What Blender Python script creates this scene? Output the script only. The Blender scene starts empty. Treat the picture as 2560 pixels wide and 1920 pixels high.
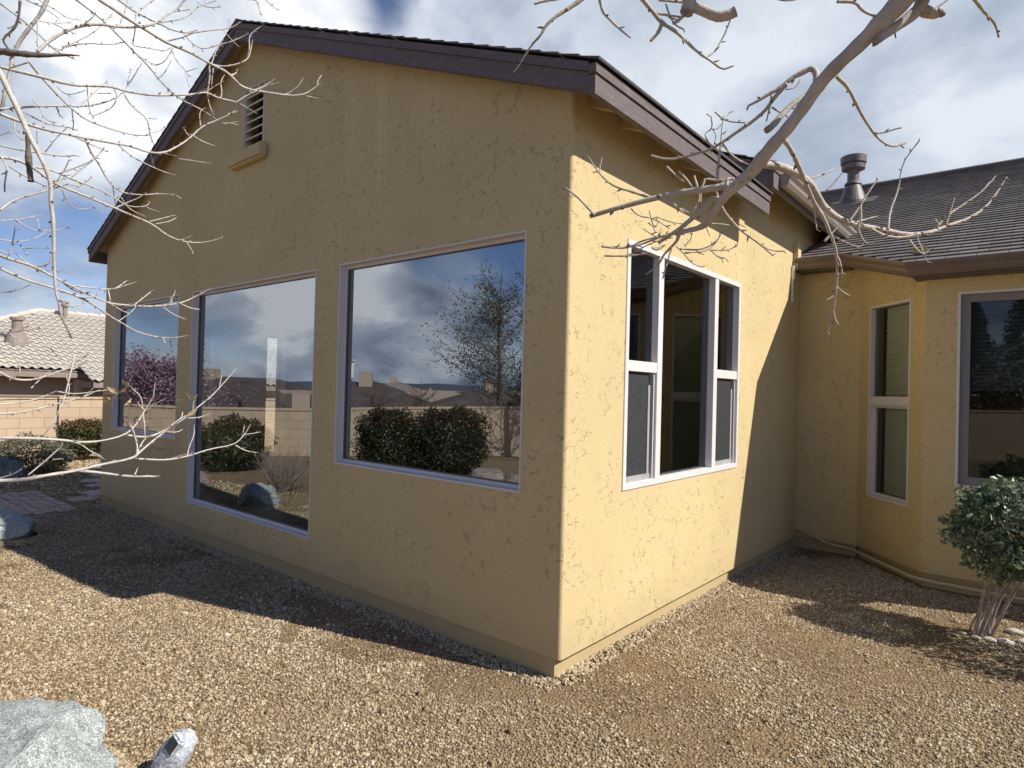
import bpy, bmesh, math, random
import numpy as np
from mathutils import Vector, Matrix, noise as mnoise

SC = bpy.context.scene
COL = SC.collection
R = math.radians
rng = random.Random(7)
NP = np.random.default_rng(11)

# ------------------------------------------------------------------ camera
F, YAW, PIT, ROL, CX, CY, CZ = 1576.30, 0.6981, 0.0104, 0.0258, 2.019, -2.8778, 1.62
_fw = Vector((-math.sin(YAW)*math.cos(PIT), math.cos(YAW)*math.cos(PIT), math.sin(PIT)))
_rt = Vector((math.cos(YAW), math.sin(YAW), 0)); _up = _rt.cross(_fw)
_r2 = _rt*math.cos(ROL)+_up*math.sin(ROL); _u2 = -_rt*math.sin(ROL)+_up*math.cos(ROL)
CAM = Vector((CX, CY, CZ))
cd = bpy.data.cameras.new('camera'); cam = bpy.data.objects.new('camera', cd); COL.objects.link(cam)
cd.sensor_width = 36.0; cd.lens = F/2560*36.0; cd.clip_start = 0.05; cd.clip_end = 6000
M = Matrix(((_r2.x, _u2.x, -_fw.x, CX), (_r2.y, _u2.y, -_fw.y, CY), (_r2.z, _u2.z, -_fw.z, CZ), (0, 0, 0, 1)))
cam.matrix_world = M
SC.camera = cam
def at(u, v, d):            # a point of the place that lies d metres ahead of the viewer
    return CAM + (_fw + _r2*((u-1280)/F) + _u2*((960-v)/F))*d

# ------------------------------------------------------------------ sun, sky, exposure
SUNV = Vector((0.963, 0.271, 0.905)).normalized()
sl = bpy.data.lights.new('sun', 'SUN'); sl.energy = 5.0; sl.angle = R(0.5); sl.color = (1.0, 0.945, 0.84)
so = bpy.data.objects.new('sun', sl); COL.objects.link(so)
so.rotation_euler = SUNV.to_track_quat('Z', 'Y').to_euler()
SC.view_settings.view_transform = 'Standard'; SC.view_settings.look = 'None'
SC.view_settings.exposure = 0.32; SC.view_settings.gamma = 1.0
try: SC.view_settings.use_curve_mapping = False
except Exception: pass
SC.cycles.max_bounces = 10; SC.cycles.transparent_max_bounces = 16

class NT:                    # small helper for node trees
    def __init__(s, tree): s.t = tree; tree.nodes.clear()
    def n(s, typ, **kw):
        nd = s.t.nodes.new(typ)
        for k, v in kw.items():
            if k.startswith('i_'):
                key = k[2:]; key = int(key) if key.isdigit() else key.replace('_', ' ')
                nd.inputs[key].default_value = v
            else: setattr(nd, k, v)
        return nd
    def l(s, a, b): s.t.links.new(a, b)
    def math(s, op, a, b=None, c=None, clamp=False):
        nd = s.n('ShaderNodeMath', operation=op); nd.use_clamp = clamp
        for i, x in enumerate((a, b, c)):
            if x is None: continue
            if isinstance(x, (int, float)): nd.inputs[i].default_value = x
            else: s.l(x, nd.inputs[i])
        return nd.outputs[0]
    def vmath(s, op, a, b=None):
        nd = s.n('ShaderNodeVectorMath', operation=op)
        for i, x in enumerate((a, b)):
            if x is None: continue
            if isinstance(x, (tuple, list, Vector)): nd.inputs[i].default_value = tuple(x)
            else: s.l(x, nd.inputs[i])
        return nd.outputs['Value'] if op in ('DOT_PRODUCT', 'LENGTH') else nd.outputs[0]
    def noise(s, vec, scale, detail=2, rough=.5, dist=0):
        nd = s.n('ShaderNodeTexNoise'); nd.inputs['Scale'].default_value = scale; nd.inputs['Detail'].default_value = detail
        nd.inputs['Roughness'].default_value = rough; nd.inputs['Distortion'].default_value = dist
        s.l(vec, nd.inputs['Vector']); return nd.outputs['Fac']
    def map(s, x, a, b, c=0., d=1., smooth=False):
        nd = s.n('ShaderNodeMapRange'); nd.interpolation_type = 'SMOOTHSTEP' if smooth else 'LINEAR'
        nd.inputs['From Min'].default_value = a; nd.inputs['From Max'].default_value = b
        nd.inputs['To Min'].default_value = c; nd.inputs['To Max'].default_value = d
        s.l(x, nd.inputs['Value']); return nd.outputs['Result']
    def mix(s, f, a, b, typ='MIX'):
        nd = s.n('ShaderNodeMix', data_type='RGBA', blend_type=typ)
        for i, x in ((0, f), (6, a), (7, b)):
            if isinstance(x, (int, float)): nd.inputs[i].default_value = x
            elif isinstance(x, (tuple, list)): nd.inputs[i].default_value = (*x, 1) if len(x) == 3 else x
            else: s.l(x, nd.inputs[i])
        return nd.outputs[2]
    def ramp(s, x, stops, interp='LINEAR'):
        nd = s.n('ShaderNodeValToRGB'); cr = nd.color_ramp; cr.interpolation = interp
        while len(cr.elements) < len(stops): cr.elements.new(.5)
        for e, (p, c) in zip(cr.elements, stops): e.position = p; e.color = (*c, 1)
        s.l(x, nd.inputs[0]); return nd.outputs[0]
    def xyz(s, v):
        nd = s.n('ShaderNodeSeparateXYZ'); s.l(v, nd.inputs[0]); return nd.outputs
    def comb(s, x, y, z):
        nd = s.n('ShaderNodeCombineXYZ')
        for i, q in enumerate((x, y, z)):
            if isinstance(q, (int, float)): nd.inputs[i].default_value = q
            else: s.l(q, nd.inputs[i])
        return nd.outputs[0]
    def scalev(s, v, t): return s.vmath('MULTIPLY', v, t)

world = bpy.data.worlds.new('World'); SC.world = world; world.use_nodes = True
w = NT(world.node_tree)
sky = w.n('ShaderNodeTexSky'); sky.sky_type = 'NISHITA'; sky.sun_disc = False
sky.sun_elevation = math.asin(SUNV.z); sky.sun_rotation = math.atan2(SUNV.x, SUNV.y); sky.altitude = 1500; sky.dust_density = 0.6; sky.ozone_density = 1.6
tc = w.n('ShaderNodeTexCoord'); dv = tc.outputs['Generated']
sx, sy, sz = w.xyz(dv)
den = w.math('ADD', w.math('MAXIMUM', sz, 0.0), 0.42)
cp = w.comb(w.math('DIVIDE', sx, den), w.math('DIVIDE', sy, den), 0.0)
n1 = w.noise(cp, 1.75, 9, .56, .35)
n2 = w.noise(w.vmath('ADD', cp, (.13, .11, .7)), 3.2, 8, .55, .2)
def bump_dir(u, v, inner, outer, wgt, back=False):   # a broad bank of cloud (or a gap) in one direction of the sky
    d = (at(u, v, 1)-CAM).normalized()
    if back: d.y = -d.y            # the sky behind the viewer, which the windows mirror
    return w.math('MULTIPLY', w.map(w.vmath('DOT_PRODUCT', dv, tuple(d)), math.cos(R(outer)), math.cos(R(inner)), 0, 1, True), wgt)
dens = n1
for args in ((330, 40, 6, 15, .22), (760, 30, 1, 6, .16), (915, -25, .2, 5, -.19), (1500, 200, 10, 34, .13), (2150, 150, 10, 34, .20), (40, 560, 4, 14, .10), (150, 700, 1, 5, .05), (200, 800, 1, 5, -.06)):
    dens = w.math('ADD', dens, bump_dir(*args))
for args in ((680, 690, 3, 14, .22), (960, 740, 5, 16, .24), (1180, 620, 2, 8, -.16), (960, 640, 1, 5, -.12), (1000, 880, 2, 9, .10), (420, 860, 2, 8, -.12), (700, 860, 2, 6, -.1)):
    dens = w.math('ADD', dens, bump_dir(*args, True))
dens = w.math('SUBTRACT', dens, w.map(sz, .55, .9, 0, .22))
alpha = w.map(dens, .46, .68, 0, 1, True)
bright = w.map(n2, .34, .66, 0, 1, True)
bb = w.math('ADD', w.math('MULTIPLY', bright, w.map(sy, -.1, .4, .80, .50)), w.math('ADD', bump_dir(480, 60, 3, 15, .42), w.math('ADD', w.map(sy, -.2, .5, .0, .25), w.math('ADD', bump_dir(740, 720, 2, 11, .5, True), bump_dir(890, 690, 1, 6, .5, True)))), clamp=True)
ccol = w.ramp(bb, [(0, (.17, .215, .30)), (.35, (.38, .44, .53)), (.7, (.58, .63, .70)), (1, (.98, .98, .99))])
skyc = w.scalev(w.vmath('MULTIPLY', sky.outputs[0], (0.90, 0.93, 1.12)), (.080, .080, .080))
fin = w.mix(w.math('MULTIPLY', alpha, .96), skyc, ccol)
bg = w.n('ShaderNodeBackground'); w.l(fin, bg.inputs[0]); bg.inputs[1].default_value = 1.0
wo = w.n('ShaderNodeOutputWorld'); w.l(bg.outputs[0], wo.inputs[0])
try: world.cycles.sampling_method = 'MANUAL'; world.cycles.sample_map_resolution = 512
except Exception: pass

# ------------------------------------------------------------------ materials
def mat(name): m = bpy.data.materials.new(name); m.use_nodes = True; return m, NT(m.node_tree)
def out(t, sh):
    o = t.n('ShaderNodeOutputMaterial'); t.l(sh, o.inputs[0]); return o
def princ(t, col, rough=.6, bump=None, bstr=.3, bdist=.01, metal=0, spec=.5):
    b = t.n('ShaderNodeBsdfPrincipled')
    if isinstance(col, (tuple, list)): b.inputs['Base Color'].default_value = (*col, 1)
    else: t.l(col, b.inputs['Base Color'])
    if isinstance(rough, (int, float)): b.inputs['Roughness'].default_value = rough
    else: t.l(rough, b.inputs['Roughness'])
    b.inputs['Metallic'].default_value = metal; b.inputs['Specular IOR Level'].default_value = spec
    if bump is not None:
        bn = t.n('ShaderNodeBump'); bn.inputs['Strength'].default_value = bstr; bn.inputs['Distance'].default_value = bdist
        t.l(bump, bn.inputs['Height']); t.l(bn.outputs[0], b.inputs['Normal'])
    out(t, b.outputs[0]); return b
def objc(t): return t.n('ShaderNodeTexCoord').outputs['Object']
def plain(name, col, rough=.6, var=.12, scale=6, bs=.15, metal=0, grain=60):
    m, t = mat(name); v = objc(t)
    n = t.noise(v, scale, 5, .6); g = t.noise(v, grain, 4, .6)
    c = t.mix(t.map(n, .3, .7), tuple(x*(1-var) for x in col), tuple(min(1, x*(1+var)) for x in col))
    princ(t, c, rough, g, bs, .004, metal); return m

def stucco(name, base, marks=1.0):
    m, t = mat(name); v = objc(t)
    wv = t.vmath('ADD', v, t.scalev(t.n('ShaderNodeTexNoise', i_Scale=7.0, i_Detail=2.0).outputs['Color'], (.06, .06, .06)))
    a = t.noise(wv, 10, 1.5, .5); d = t.math('ABSOLUTE', t.math('SUBTRACT', a, .5))
    b2 = t.noise(t.vmath('ADD', wv, (5.3, 2.1, 7.7)), 13, 1.0, .5); d2 = t.math('ABSOLUTE', t.math('SUBTRACT', b2, .5))
    ln = t.math('MAXIMUM', t.map(d, .005, .018, 1, 0), t.map(d2, .005, .018, 1, 0))
    seg = t.map(t.noise(t.vmath('ADD', v, (1.7, 9.2, 3.3)), 19, 1, .5), .50, .56)
    clus = t.map(t.noise(t.vmath('ADD', v, (3.1, 4.2, 8.8)), 3.2, 2.0, .6), .44, .53)
    mk = t.math('MULTIPLY', t.math('MULTIPLY', ln, seg), t.math('MULTIPLY', clus, marks), clamp=True)
    big = t.noise(v, .9, 4, .6)
    X, Y, Z = t.xyz(v)
    stv = t.comb(t.math('MULTIPLY', X, 5), t.math('MULTIPLY', Y, 5), t.math('MULTIPLY', Z, .5))
    streak = t.math('MULTIPLY', t.math('MULTIPLY', t.map(t.noise(stv, 1.0, 4, .65), .48, .72), t.map(t.noise(t.vmath('ADD', v, (8.1, 3.3, 1.9)), .55, 2, .5), .48, .62)), t.map(Z, 1.6, 3.0, 0, .42))
    c = t.mix(t.map(big, .3, .7), tuple(x*.93 for x in base), tuple(x*1.05 for x in base))
    c = t.mix(streak, c, tuple(min(.8, x*1.15+.06) for x in base))
    c = t.mix(t.math('MULTIPLY', t.map(t.noise(v, 95, 3, .6), .35, .65), .14), c, tuple(x*.6 for x in base))
    splash = t.math('MULTIPLY', t.map(t.math('ADD', Z, t.math('MULTIPLY', t.noise(v, 6, 4, .65), .5)), .30, .62, 1, 0), .30)
    c = t.mix(splash, c, (.34, .25, .15))
    c = t.mix(t.math('MULTIPLY', mk, .44), c, tuple(x*.36 for x in base))
    fine = t.noise(v, 170, 4, .65); mid = t.noise(v, 22, 3, .5)
    h = t.math('SUBTRACT', t.math('ADD', t.math('MULTIPLY', fine, .35), t.math('MULTIPLY', mid, .5)), t.math('MULTIPLY', mk, .75))
    princ(t, c, .93, h, .5, .008, spec=.2); return m

WALLC = (.62, .495, .272)
M_STUC = stucco('painted_stucco', WALLC)
M_FOUND = stucco('painted_foundation', tuple(x*.84 for x in WALLC), .15)
M_TAN = plain('tan_paint', (.52, .40, .22), .75)
M_VINYL = plain('white_vinyl', (.68, .65, .64), .45, .03, 3, .03)
M_SCREEN = plain('insect_screen', (.035, .036, .040), .6, .25, 30, .3, grain=400)
M_DARKF = plain('dark_window_liner', (.13, .12, .13), .5, .05)
M_GUTTER = plain('brown_gutter_metal', (.175, .125, .10), .42, .1, 5, .05)
M_GUTTER2 = plain('weathered_gutter_metal', (.30, .255, .22), .45, .14, 7, .06)
M_VENTM = plain('brown_sheet_metal', (.15, .12, .115), .5, .35, 12, .1)
M_IBROWN = plain('brown_interior_paint', (.20, .105, .045), .8, .08, 3, .05)
M_ICREAM = plain('cream_interior_paint', (.55, .5, .4), .8, .04, 3, .03)
M_IFLOOR = plain('interior_floor_wood', (.16, .09, .05), .45, .2, 3, .05)
M_STEEL_SHADE = plain('dark_steel_and_gap_shade', (.05, .045, .045), .5, .2)  # steel parts, and the painted shade inside the neighbour's tile ends
M_PIPE = plain('painted_conduit', (.50, .41, .25), .5, .08)
M_WHITE = plain('white_plastic', (.75, .75, .72), .4, .05)
M_PANEL = plain('solar_cell', (.012, .013, .018), .15, .1)

def wood_mat(name, col):
    m, t = mat(name); v = objc(t); X, Y, Z = t.xyz(v)
    gv = t.comb(t.math('MULTIPLY', X, 5), t.math('MULTIPLY', Y, 5), t.math('MULTIPLY', Z, 40))
    n = t.noise(gv, 1.6, 6, .65, .4); p = t.noise(v, 9, 5, .7)
    c = t.mix(t.map(n, .3, .7), tuple(x*.72 for x in col), tuple(x*1.2 for x in col))
    c = t.mix(t.math('MULTIPLY', t.map(p, .56, .72), .5), c, tuple(min(.6, x*1.7+.02) for x in col))
    princ(t, c, .72, n, .35, .006); return m
M_FASCIA = wood_mat('brown_rough_fascia', (.140, .112, .110))

def shingle_mat():
    m, t = mat('asphalt_shingle'); uv = t.n('ShaderNodeTexCoord').outputs['UV']; v = objc(t)
    br = t.n('ShaderNodeTexBrick'); t.l(uv, br.inputs['Vector'])
    br.inputs['Scale'].default_value = 1; br.inputs['Brick Width'].default_value = .21; br.inputs['Row Height'].default_value = .14
    br.inputs['Mortar Size'].default_value = .004; br.inputs['Color1'].default_value = (.135, .122, .118, 1); br.inputs['Color2'].default_value = (.25, .228, .22, 1)
    br.inputs['Mortar'].default_value = (.02, .017, .016, 1); br.inputs['Bias'].default_value = -.1; br.offset = .37
    g = t.noise(v, 260, 3, .7); b = t.noise(v, 1.3, 4, .6)
    c = t.mix(t.map(g, .3, .7), t.mix(.30, br.outputs[0], (.04, .037, .035)), t.mix(.15, br.outputs[0], (.34, .31, .29)))
    c = t.mix(t.math('MULTIPLY', t.map(b, .4, .7), .25), c, (.17, .155, .145))
    princ(t, c, .9, g, .5, .004, spec=.25); return m
M_SHING = shingle_mat()

def glass_mat(name, ior):
    m, t = mat(name)
    fr = t.n('ShaderNodeFresnel'); fr.inputs[0].default_value = ior
    tr = t.n('ShaderNodeBsdfTransparent'); tr.inputs[0].default_value = (.72, .78, .76, 1)
    gl = t.n('ShaderNodeBsdfGlossy'); gl.inputs['Roughness'].default_value = 0.0; gl.inputs[0].default_value = (.86, .92, 1.0, 1)
    v = objc(t); bn = t.n('ShaderNodeBump'); bn.inputs['Strength'].default_value = .045; bn.inputs['Distance'].default_value = .004
    t.l(t.noise(v, 1.7, 2, .5), bn.inputs['Height']); t.l(bn.outputs[0], gl.inputs['Normal'])
    mx = t.n('ShaderNodeMixShader'); t.l(t.math('MULTIPLY', fr.outputs[0], 1.0, clamp=True), mx.inputs[0]); t.l(tr.outputs[0], mx.inputs[1]); t.l(gl.outputs[0], mx.inputs[2])
    out(t, mx.outputs[0]); return m
M_GLASS = glass_mat('coated_window_glass', 4.2); M_GLASS2 = glass_mat('plain_window_glass', 1.75)

def leaf_mat(name, stops, rough=.45, trans=.25):
    m, t = mat(name)
    a = t.n('ShaderNodeAttribute'); a.attribute_name = 'v'
    c = t.ramp(a.outputs['Fac'], stops)
    b = t.n('ShaderNodeBsdfPrincipled'); t.l(c, b.inputs['Base Color']); b.inputs['Roughness'].default_value = rough
    tl = t.n('ShaderNodeBsdfTranslucent'); t.l(c, tl.inputs[0])
    mx = t.n('ShaderNodeMixShader'); mx.inputs[0].default_value = trans; t.l(b.outputs[0], mx.inputs[1]); t.l(tl.outputs[0], mx.inputs[2])
    out(t, mx.outputs[0]); return m
M_LEAF = leaf_mat('evergreen_leaf', [(0, (.045, .075, .045)), (.4, (.13, .185, .11)), (.8, (.24, .30, .20)), (1, (.42, .46, .34))], .38)
M_LEAFH = leaf_mat('hedge_leaf', [(0, (.022, .034, .012)), (.45, (.058, .080, .024)), (.8, (.12, .135, .045)), (1, (.17, .085, .035))], .4)
M_LEAFG = leaf_mat('grey_green_leaf', [(0, (.08, .085, .05)), (.6, (.19, .19, .12)), (1, (.32, .30, .21))], .6)
M_PLUM = leaf_mat('pink_blossom', [(0, (.16, .06, .10)), (.5, (.42, .24, .33)), (1, (.70, .52, .60))], .6)
M_LEAFH_SHADED = leaf_mat('shaded_hedge_leaf', [(0, (.010, .018, .006)), (.45, (.028, .042, .012)), (.8, (.06, .075, .022)), (1, (.11, .05, .025))], .4)  # darker copy of the hedge leaf, shade put into the colour
M_CONI = leaf_mat('conifer_needle', [(0, (.008, .018, .010)), (1, (.035, .055, .03))], .6)
M_DRYLEAF = leaf_mat('dead_leaf', [(0, (.30, .20, .10)), (1, (.58, .45, .26))], .7)

def bark_mat(name, c0, c1, c2, sc=18):
    m, t = mat(name); v = objc(t); a = t.n('ShaderNodeAttribute'); a.attribute_name = 'v'
    n = t.noise(v, sc, 5, .65); g = t.noise(v, sc*7, 4, .6)
    c = t.mix(t.map(n, .32, .68), c0, c1)
    c = t.mix(t.math('MULTIPLY', t.map(t.noise(v, sc*2.3, 3, .7), .6, .68), .55), c, c2)
    c = t.mix(a.outputs['Fac'], c, (.085, .035, .032))
    princ(t, c, .75, g, .45, .004, spec=.3); return m
M_BARK = bark_mat('pale_smooth_bark', (.40, .345, .29), (.58, .52, .45), (.16, .12, .095))
M_BARKP = bark_mat('pale_twig_bark', (.40, .37, .33), (.58, .54, .50), (.15, .11, .09), 30)
M_STEM = bark_mat('shrub_stem_bark', (.26, .20, .18), (.50, .44, .41), (.10, .07, .06), 40)
M_DRY = bark_mat('dry_twig', (.22, .18, .15), (.36, .30, .26), (.15, .12, .1), 30)
M_DTREE = bark_mat('dark_bark', (.07, .055, .045), (.15, .12, .10), (.04, .03, .03), 14)

def rock_mat(name, ca, cb, cc, sc=9):
    m, t = mat(name); v = objc(t)
    n = t.noise(v, sc, 8, .68, .3); s = t.noise(v, sc*5, 5, .7); vo = t.n('ShaderNodeTexVoronoi'); vo.inputs['Scale'].default_value = sc*4; t.l(v, vo.inputs['Vector'])
    c = t.mix(t.map(n, .40, .60), ca, cb); c = t.mix(t.map(s, .48, .60), c, cc); c = t.mix(t.math('MULTIPLY', t.map(t.noise(t.vmath('ADD', v, (4.1, 2.2, 7.7)), sc*3.2, 4, .7), .55, .64), .7), c, tuple(x*.7 for x in ca))
    c = t.mix(t.math('MULTIPLY', t.map(vo.outputs['Distance'], .0, .35, 1, 0), .35), c, tuple(x*.45 for x in ca))
    princ(t, c, .8, t.math('ADD', n, t.math('MULTIPLY', s, .5)), .7, .015); return m
M_ROCKT = rock_mat('green_grey_stone', (.17, .205, .20), (.37, .41, .40), (.66, .69, .68), 26)
M_ROCKD = rock_mat('dark_green_stone', (.05, .065, .065), (.13, .155, .15), (.28, .30, .30))
M_ROCKB = rock_mat('blue_grey_resin', (.30, .34, .41), (.50, .54, .60), (.72, .74, .78), 14)
M_ROCKR = rock_mat('reddish_stone', (.16, .11, .09), (.30, .23, .19), (.42, .36, .31))
M_STONE = rock_mat('pale_pebble_stone', (.42, .40, .36), (.62, .60, .56), (.75, .73, .70), 30)

def block_mat(name, col, bw=.41, rh=.205):
    m, t = mat(name); uv = t.n('ShaderNodeTexCoord').outputs['UV']; v = objc(t)
    br = t.n('ShaderNodeTexBrick'); t.l(uv, br.inputs['Vector']); br.inputs['Scale'].default_value = 1
    br.inputs['Brick Width'].default_value = bw; br.inputs['Row Height'].default_value = rh; br.inputs['Mortar Size'].default_value = .006
    br.inputs['Color1'].default_value = (*[x*.93 for x in col], 1); br.inputs['Color2'].default_value = (*[x*1.05 for x in col], 1); br.inputs['Mortar'].default_value = (*[x*.62 for x in col], 1)
    c = t.mix(t.math('MULTIPLY', t.map(t.noise(v, 3, 5, .6), .45, .7), .25), br.outputs[0], tuple(x*.7 for x in col))
    h = t.math('SUBTRACT', t.math('MULTIPLY', t.noise(v, 60, 4, .6), .4), br.outputs['Fac'])
    princ(t, c, .9, h, .5, .008, spec=.2); return m
M_BLOCK = block_mat('tan_concrete_block', (.50, .385, .27))
M_TILE = plain('pale_clay_tile', (.50, .455, .40), .85, .12, 1.5, .2)
M_NSTUC = plain('pinkish_stucco', (.42, .32, .25), .9, .06, 3, .2)
M_NFASC = plain('taupe_fascia', (.25, .20, .175), .7, .08)
M_FROOF = plain('dark_far_roof', (.085, .062, .055), .9, .45, 1.6)
M_FWALL = plain('far_stucco', (.30, .23, .17), .9, .08)
M_FLAG = rock_mat('flagstone', (.25, .18, .16), (.36, .28, .25), (.45, .38, .35), 4)
M_HILL = plain('hazy_blue_hill', (.055, .075, .105), .95, .25, .004, .0)  # blue of distance haze put into the hill colour

def soil_mat():
    m, t = mat('gravel_ground'); v = objc(t)
    vo = t.n('ShaderNodeTexVoronoi'); vo.inputs['Scale'].default_value = 62; t.l(v, vo.inputs['Vector'])
    vo2 = t.n('ShaderNodeTexVoronoi'); vo2.inputs['Scale'].default_value = 110; t.l(v, vo2.inputs['Vector'])
    r1 = t.n('ShaderNodeSeparateColor'); t.l(vo.outputs['Color'], r1.inputs[0])
    c = t.ramp(r1.outputs[0], [(0, (.10, .068, .038)), (.4, (.19, .135, .078)), (.75, (.30, .22, .135)), (1, (.50, .42, .30))])
    c = t.mix(t.map(vo.outputs['Distance'], .4, .75, 0, .75), c, (.10, .065, .035))
    c = t.mix(t.map(t.noise(v, 1.3, 4, .6), .42, .6, .25, .8), c, (.27, .19, .105))
    h = t.math('SUBTRACT', 1.0, t.math('ADD', vo.outputs['Distance'], t.math('MULTIPLY', vo2.outputs['Distance'], .4)))
    princ(t, c, .95, h, 1.0, .012, spec=.15); return m
M_SOIL = soil_mat()
def pebble_mat():
    m, t = mat('gravel_stone'); oi = t.n('ShaderNodeObjectInfo')
    c = t.ramp(oi.outputs['Random'], [(0, (.13, .092, .056)), (.2, (.27, .20, .122)), (.45, (.395, .31, .195)), (.78, (.52, .43, .285)), (.93, (.64, .55, .41)), (1, (.72, .67, .58))])
    v = t.n('ShaderNodeTexCoord').outputs['Object']
    c = t.mix(t.math('MULTIPLY', t.map(t.noise(v, 3, 3, .6), .4, .65), .3), c, (.25, .17, .10))
    X, Y, Z = t.xyz(t.n('ShaderNodeNewGeometry').outputs['Position'])
    big = t.noise(t.comb(X, Y, 0.0), .8, 4, .6)
    c = t.mix(t.map(big, .42, .68, 0, .45), c, (.24, .165, .09))
    princ(t, c, .85, spec=.25); return m
M_PEB = pebble_mat()

# ------------------------------------------------------------------ mesh helpers
class MB:
    def __init__(s): s.v = []; s.f = []; s.mi = []; s.a = []; s.uv = {}
    def add(s, verts, faces, a=0., mi=0):
        o = len(s.v); s.v += [tuple(x) for x in verts]; s.a += [a]*len(verts) if isinstance(a, (int, float)) else list(a)
        for f in faces: s.f.append(tuple(i+o for i in f)); s.mi.append(mi)
        return o
    def quad(s, *p, uv=None):
        s.add(p, [tuple(range(len(p)))])
        if uv: s.uv[len(s.f)-1] = uv
    def hexa(s, P):          # 8 points: bottom ring then top ring
        s.add(P, [(3, 2, 1, 0), (4, 5, 6, 7), (0, 1, 5, 4), (1, 2, 6, 5), (2, 3, 7, 6), (3, 0, 4, 7)])
    def box(s, x0, x1, y0, y1, z0, z1, T=None):
        P = [(x0, y0, z0), (x1, y0, z0), (x1, y1, z0), (x0, y1, z0), (x0, y0, z1), (x1, y0, z1), (x1, y1, z1), (x0, y1, z1)]
        if T: P = [T(*p) for p in P]
        s.hexa(P)
    def tube(s, pts, rad, sides=7, av=None, cap=True):
        pts = [Vector(p) for p in pts]; n = len(pts)
        if isinstance(rad, (int, float)): rad = [rad]*n
        t0 = (pts[1]-pts[0]).normalized(); nr = t0.orthogonal().normalized(); V = []; A = []; pt = t0
        for i, p in enumerate(pts):
            tg = (pts[min(i+1, n-1)]-pts[max(i-1, 0)])
            tg = tg.normalized() if tg.length > 1e-9 else pt
            nr = (nr - tg*nr.dot(tg)); nr = nr.normalized() if nr.length > 1e-6 else tg.orthogonal().normalized(); bi = tg.cross(nr); pt = tg
            for k in range(sides):
                an = 2*math.pi*k/sides; V.append(p+(nr*math.cos(an)+bi*math.sin(an))*rad[i]); A.append(av[i] if av else 0.)
        Fc = []
        for i in range(n-1):
            for k in range(sides):
                k2 = (k+1) % sides; Fc.append((i*sides+k, i*sides+k2, (i+1)*sides+k2, (i+1)*sides+k))
        if cap: Fc.append(tuple(range(sides-1, -1, -1))); Fc.append(tuple((n-1)*sides+k for k in range(sides)))
        s.add(V, Fc, A)
    def lathe(s, prof, cx, cy, seg=24, up=(0, 0, 1)):
        V = []; Fc = []
        for r, z in prof:
            for k in range(seg):
                an = 2*math.pi*k/seg; V.append((cx+r*math.cos(an), cy+r*math.sin(an), z))
        for i in range(len(prof)-1):
            for k in range(seg):
                k2 = (k+1) % seg; Fc.append((i*seg+k, i*seg+k2, (i+1)*seg+k2, (i+1)*seg+k))
        Fc.append(tuple(range(seg-1, -1, -1))); Fc.append(tuple((len(prof)-1)*seg+k for k in range(seg)))
        s.add(V, Fc)
    def build(s, name, m, parent=None, smooth=False, bevel=0, recalc=True, loc=None):
        me = bpy.data.meshes.new(name); me.from_pydata(s.v, [], s.f)
        for mm in (m if isinstance(m, (list, tuple)) else [m]): me.materials.append(mm)
        if any(s.mi): me.polygons.foreach_set('material_index', s.mi)
        if any(s.a):
            at_ = me.attributes.new('v', 'FLOAT', 'POINT'); at_.data.foreach_set('value', s.a)
        if s.uv:
            ul = me.uv_layers.new(name='UVMap')
            for fi, uv in s.uv.items():
                for li, c in zip(me.polygons[fi].loop_indices, uv): ul.data[li].uv = c
        if recalc or bevel:
            bm = bmesh.new(); bm.from_mesh(me)
            if recalc: bmesh.ops.recalc_face_normals(bm, faces=bm.faces)
            if bevel: bmesh.ops.bevel(bm, geom=[e for e in bm.edges if len(e.link_faces) == 2 and e.calc_face_angle(0) > .6], offset=bevel, segments=2, affect='EDGES', clamp_overlap=True)
            bm.to_mesh(me); bm.free()
        if smooth: me.polygons.foreach_set('use_smooth', [True]*len(me.polygons))
        o = bpy.data.objects.new(name, me); COL.objects.link(o)
        if parent is not None:
            o.parent = parent
            o.matrix_parent_inverse = parent.matrix_world.inverted() if parent.type == 'EMPTY' and False else Matrix.Identity(4)
            pl = world_loc(parent)
            if pl.length > 0: me.transform(Matrix.Translation(-pl))
        return o
def world_loc(o):
    p = Vector((0, 0, 0))
    while o is not None: p += o.location; o = o.parent
    return p
def tag(o, label=None, cat=None, group=None, kind=None):
    for k, x in (('label', label), ('category', cat), ('group', group), ('kind', kind)):
        if x: o[k] = x
    return o
def thing(name, loc, label, cat, group=None):
    o = bpy.data.objects.new(name, None); o.empty_display_size = .1; COL.objects.link(o); o.location = loc
    return tag(o, label, cat, group)

# ------------------------------------------------------------------ ground
def gz(x, y):
    z = .018*mnoise.noise(Vector((x*.55, y*.55, 3.1)))+.010*mnoise.noise(Vector((x*1.9, y*1.9, 7.7)))
    d = max(0, -13.9-x) if y > -1 else 0
    d2 = max(0, (-(x*.62+y*.78)-13.2))
    z -= min(.9, .45*max(d, d2*.5))
    return z
xs = np.concatenate([[-2600, -1200, -500, -200, -90, -50, -36, -28], np.arange(-22, -9, .5), np.arange(-9, 5, .12), [6, 8, 11, 16, 30, 80, 250, 900, 2600]])
ys = np.concatenate([[-2600, -1200, -500, -200, -90, -50, -32, -22, -17], np.arange(-14, -4, .5), np.arange(-4, 4.6, .12), [5, 7, 10, 16, 30, 80, 250, 900, 2600]])
g = MB(); nx, ny = len(xs), len(ys)
g.v = [(x, y, gz(x, y) if abs(x) < 60 and abs(y) < 60 else -1.0) for y in ys for x in xs]; g.a = [0]*len(g.v)
g.f = [(j*nx+i, j*nx+i+1, (j+1)*nx+i+1, (j+1)*nx+i) for j in range(ny-1) for i in range(nx-1)]; g.mi = [0]*len(g.f)
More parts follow.
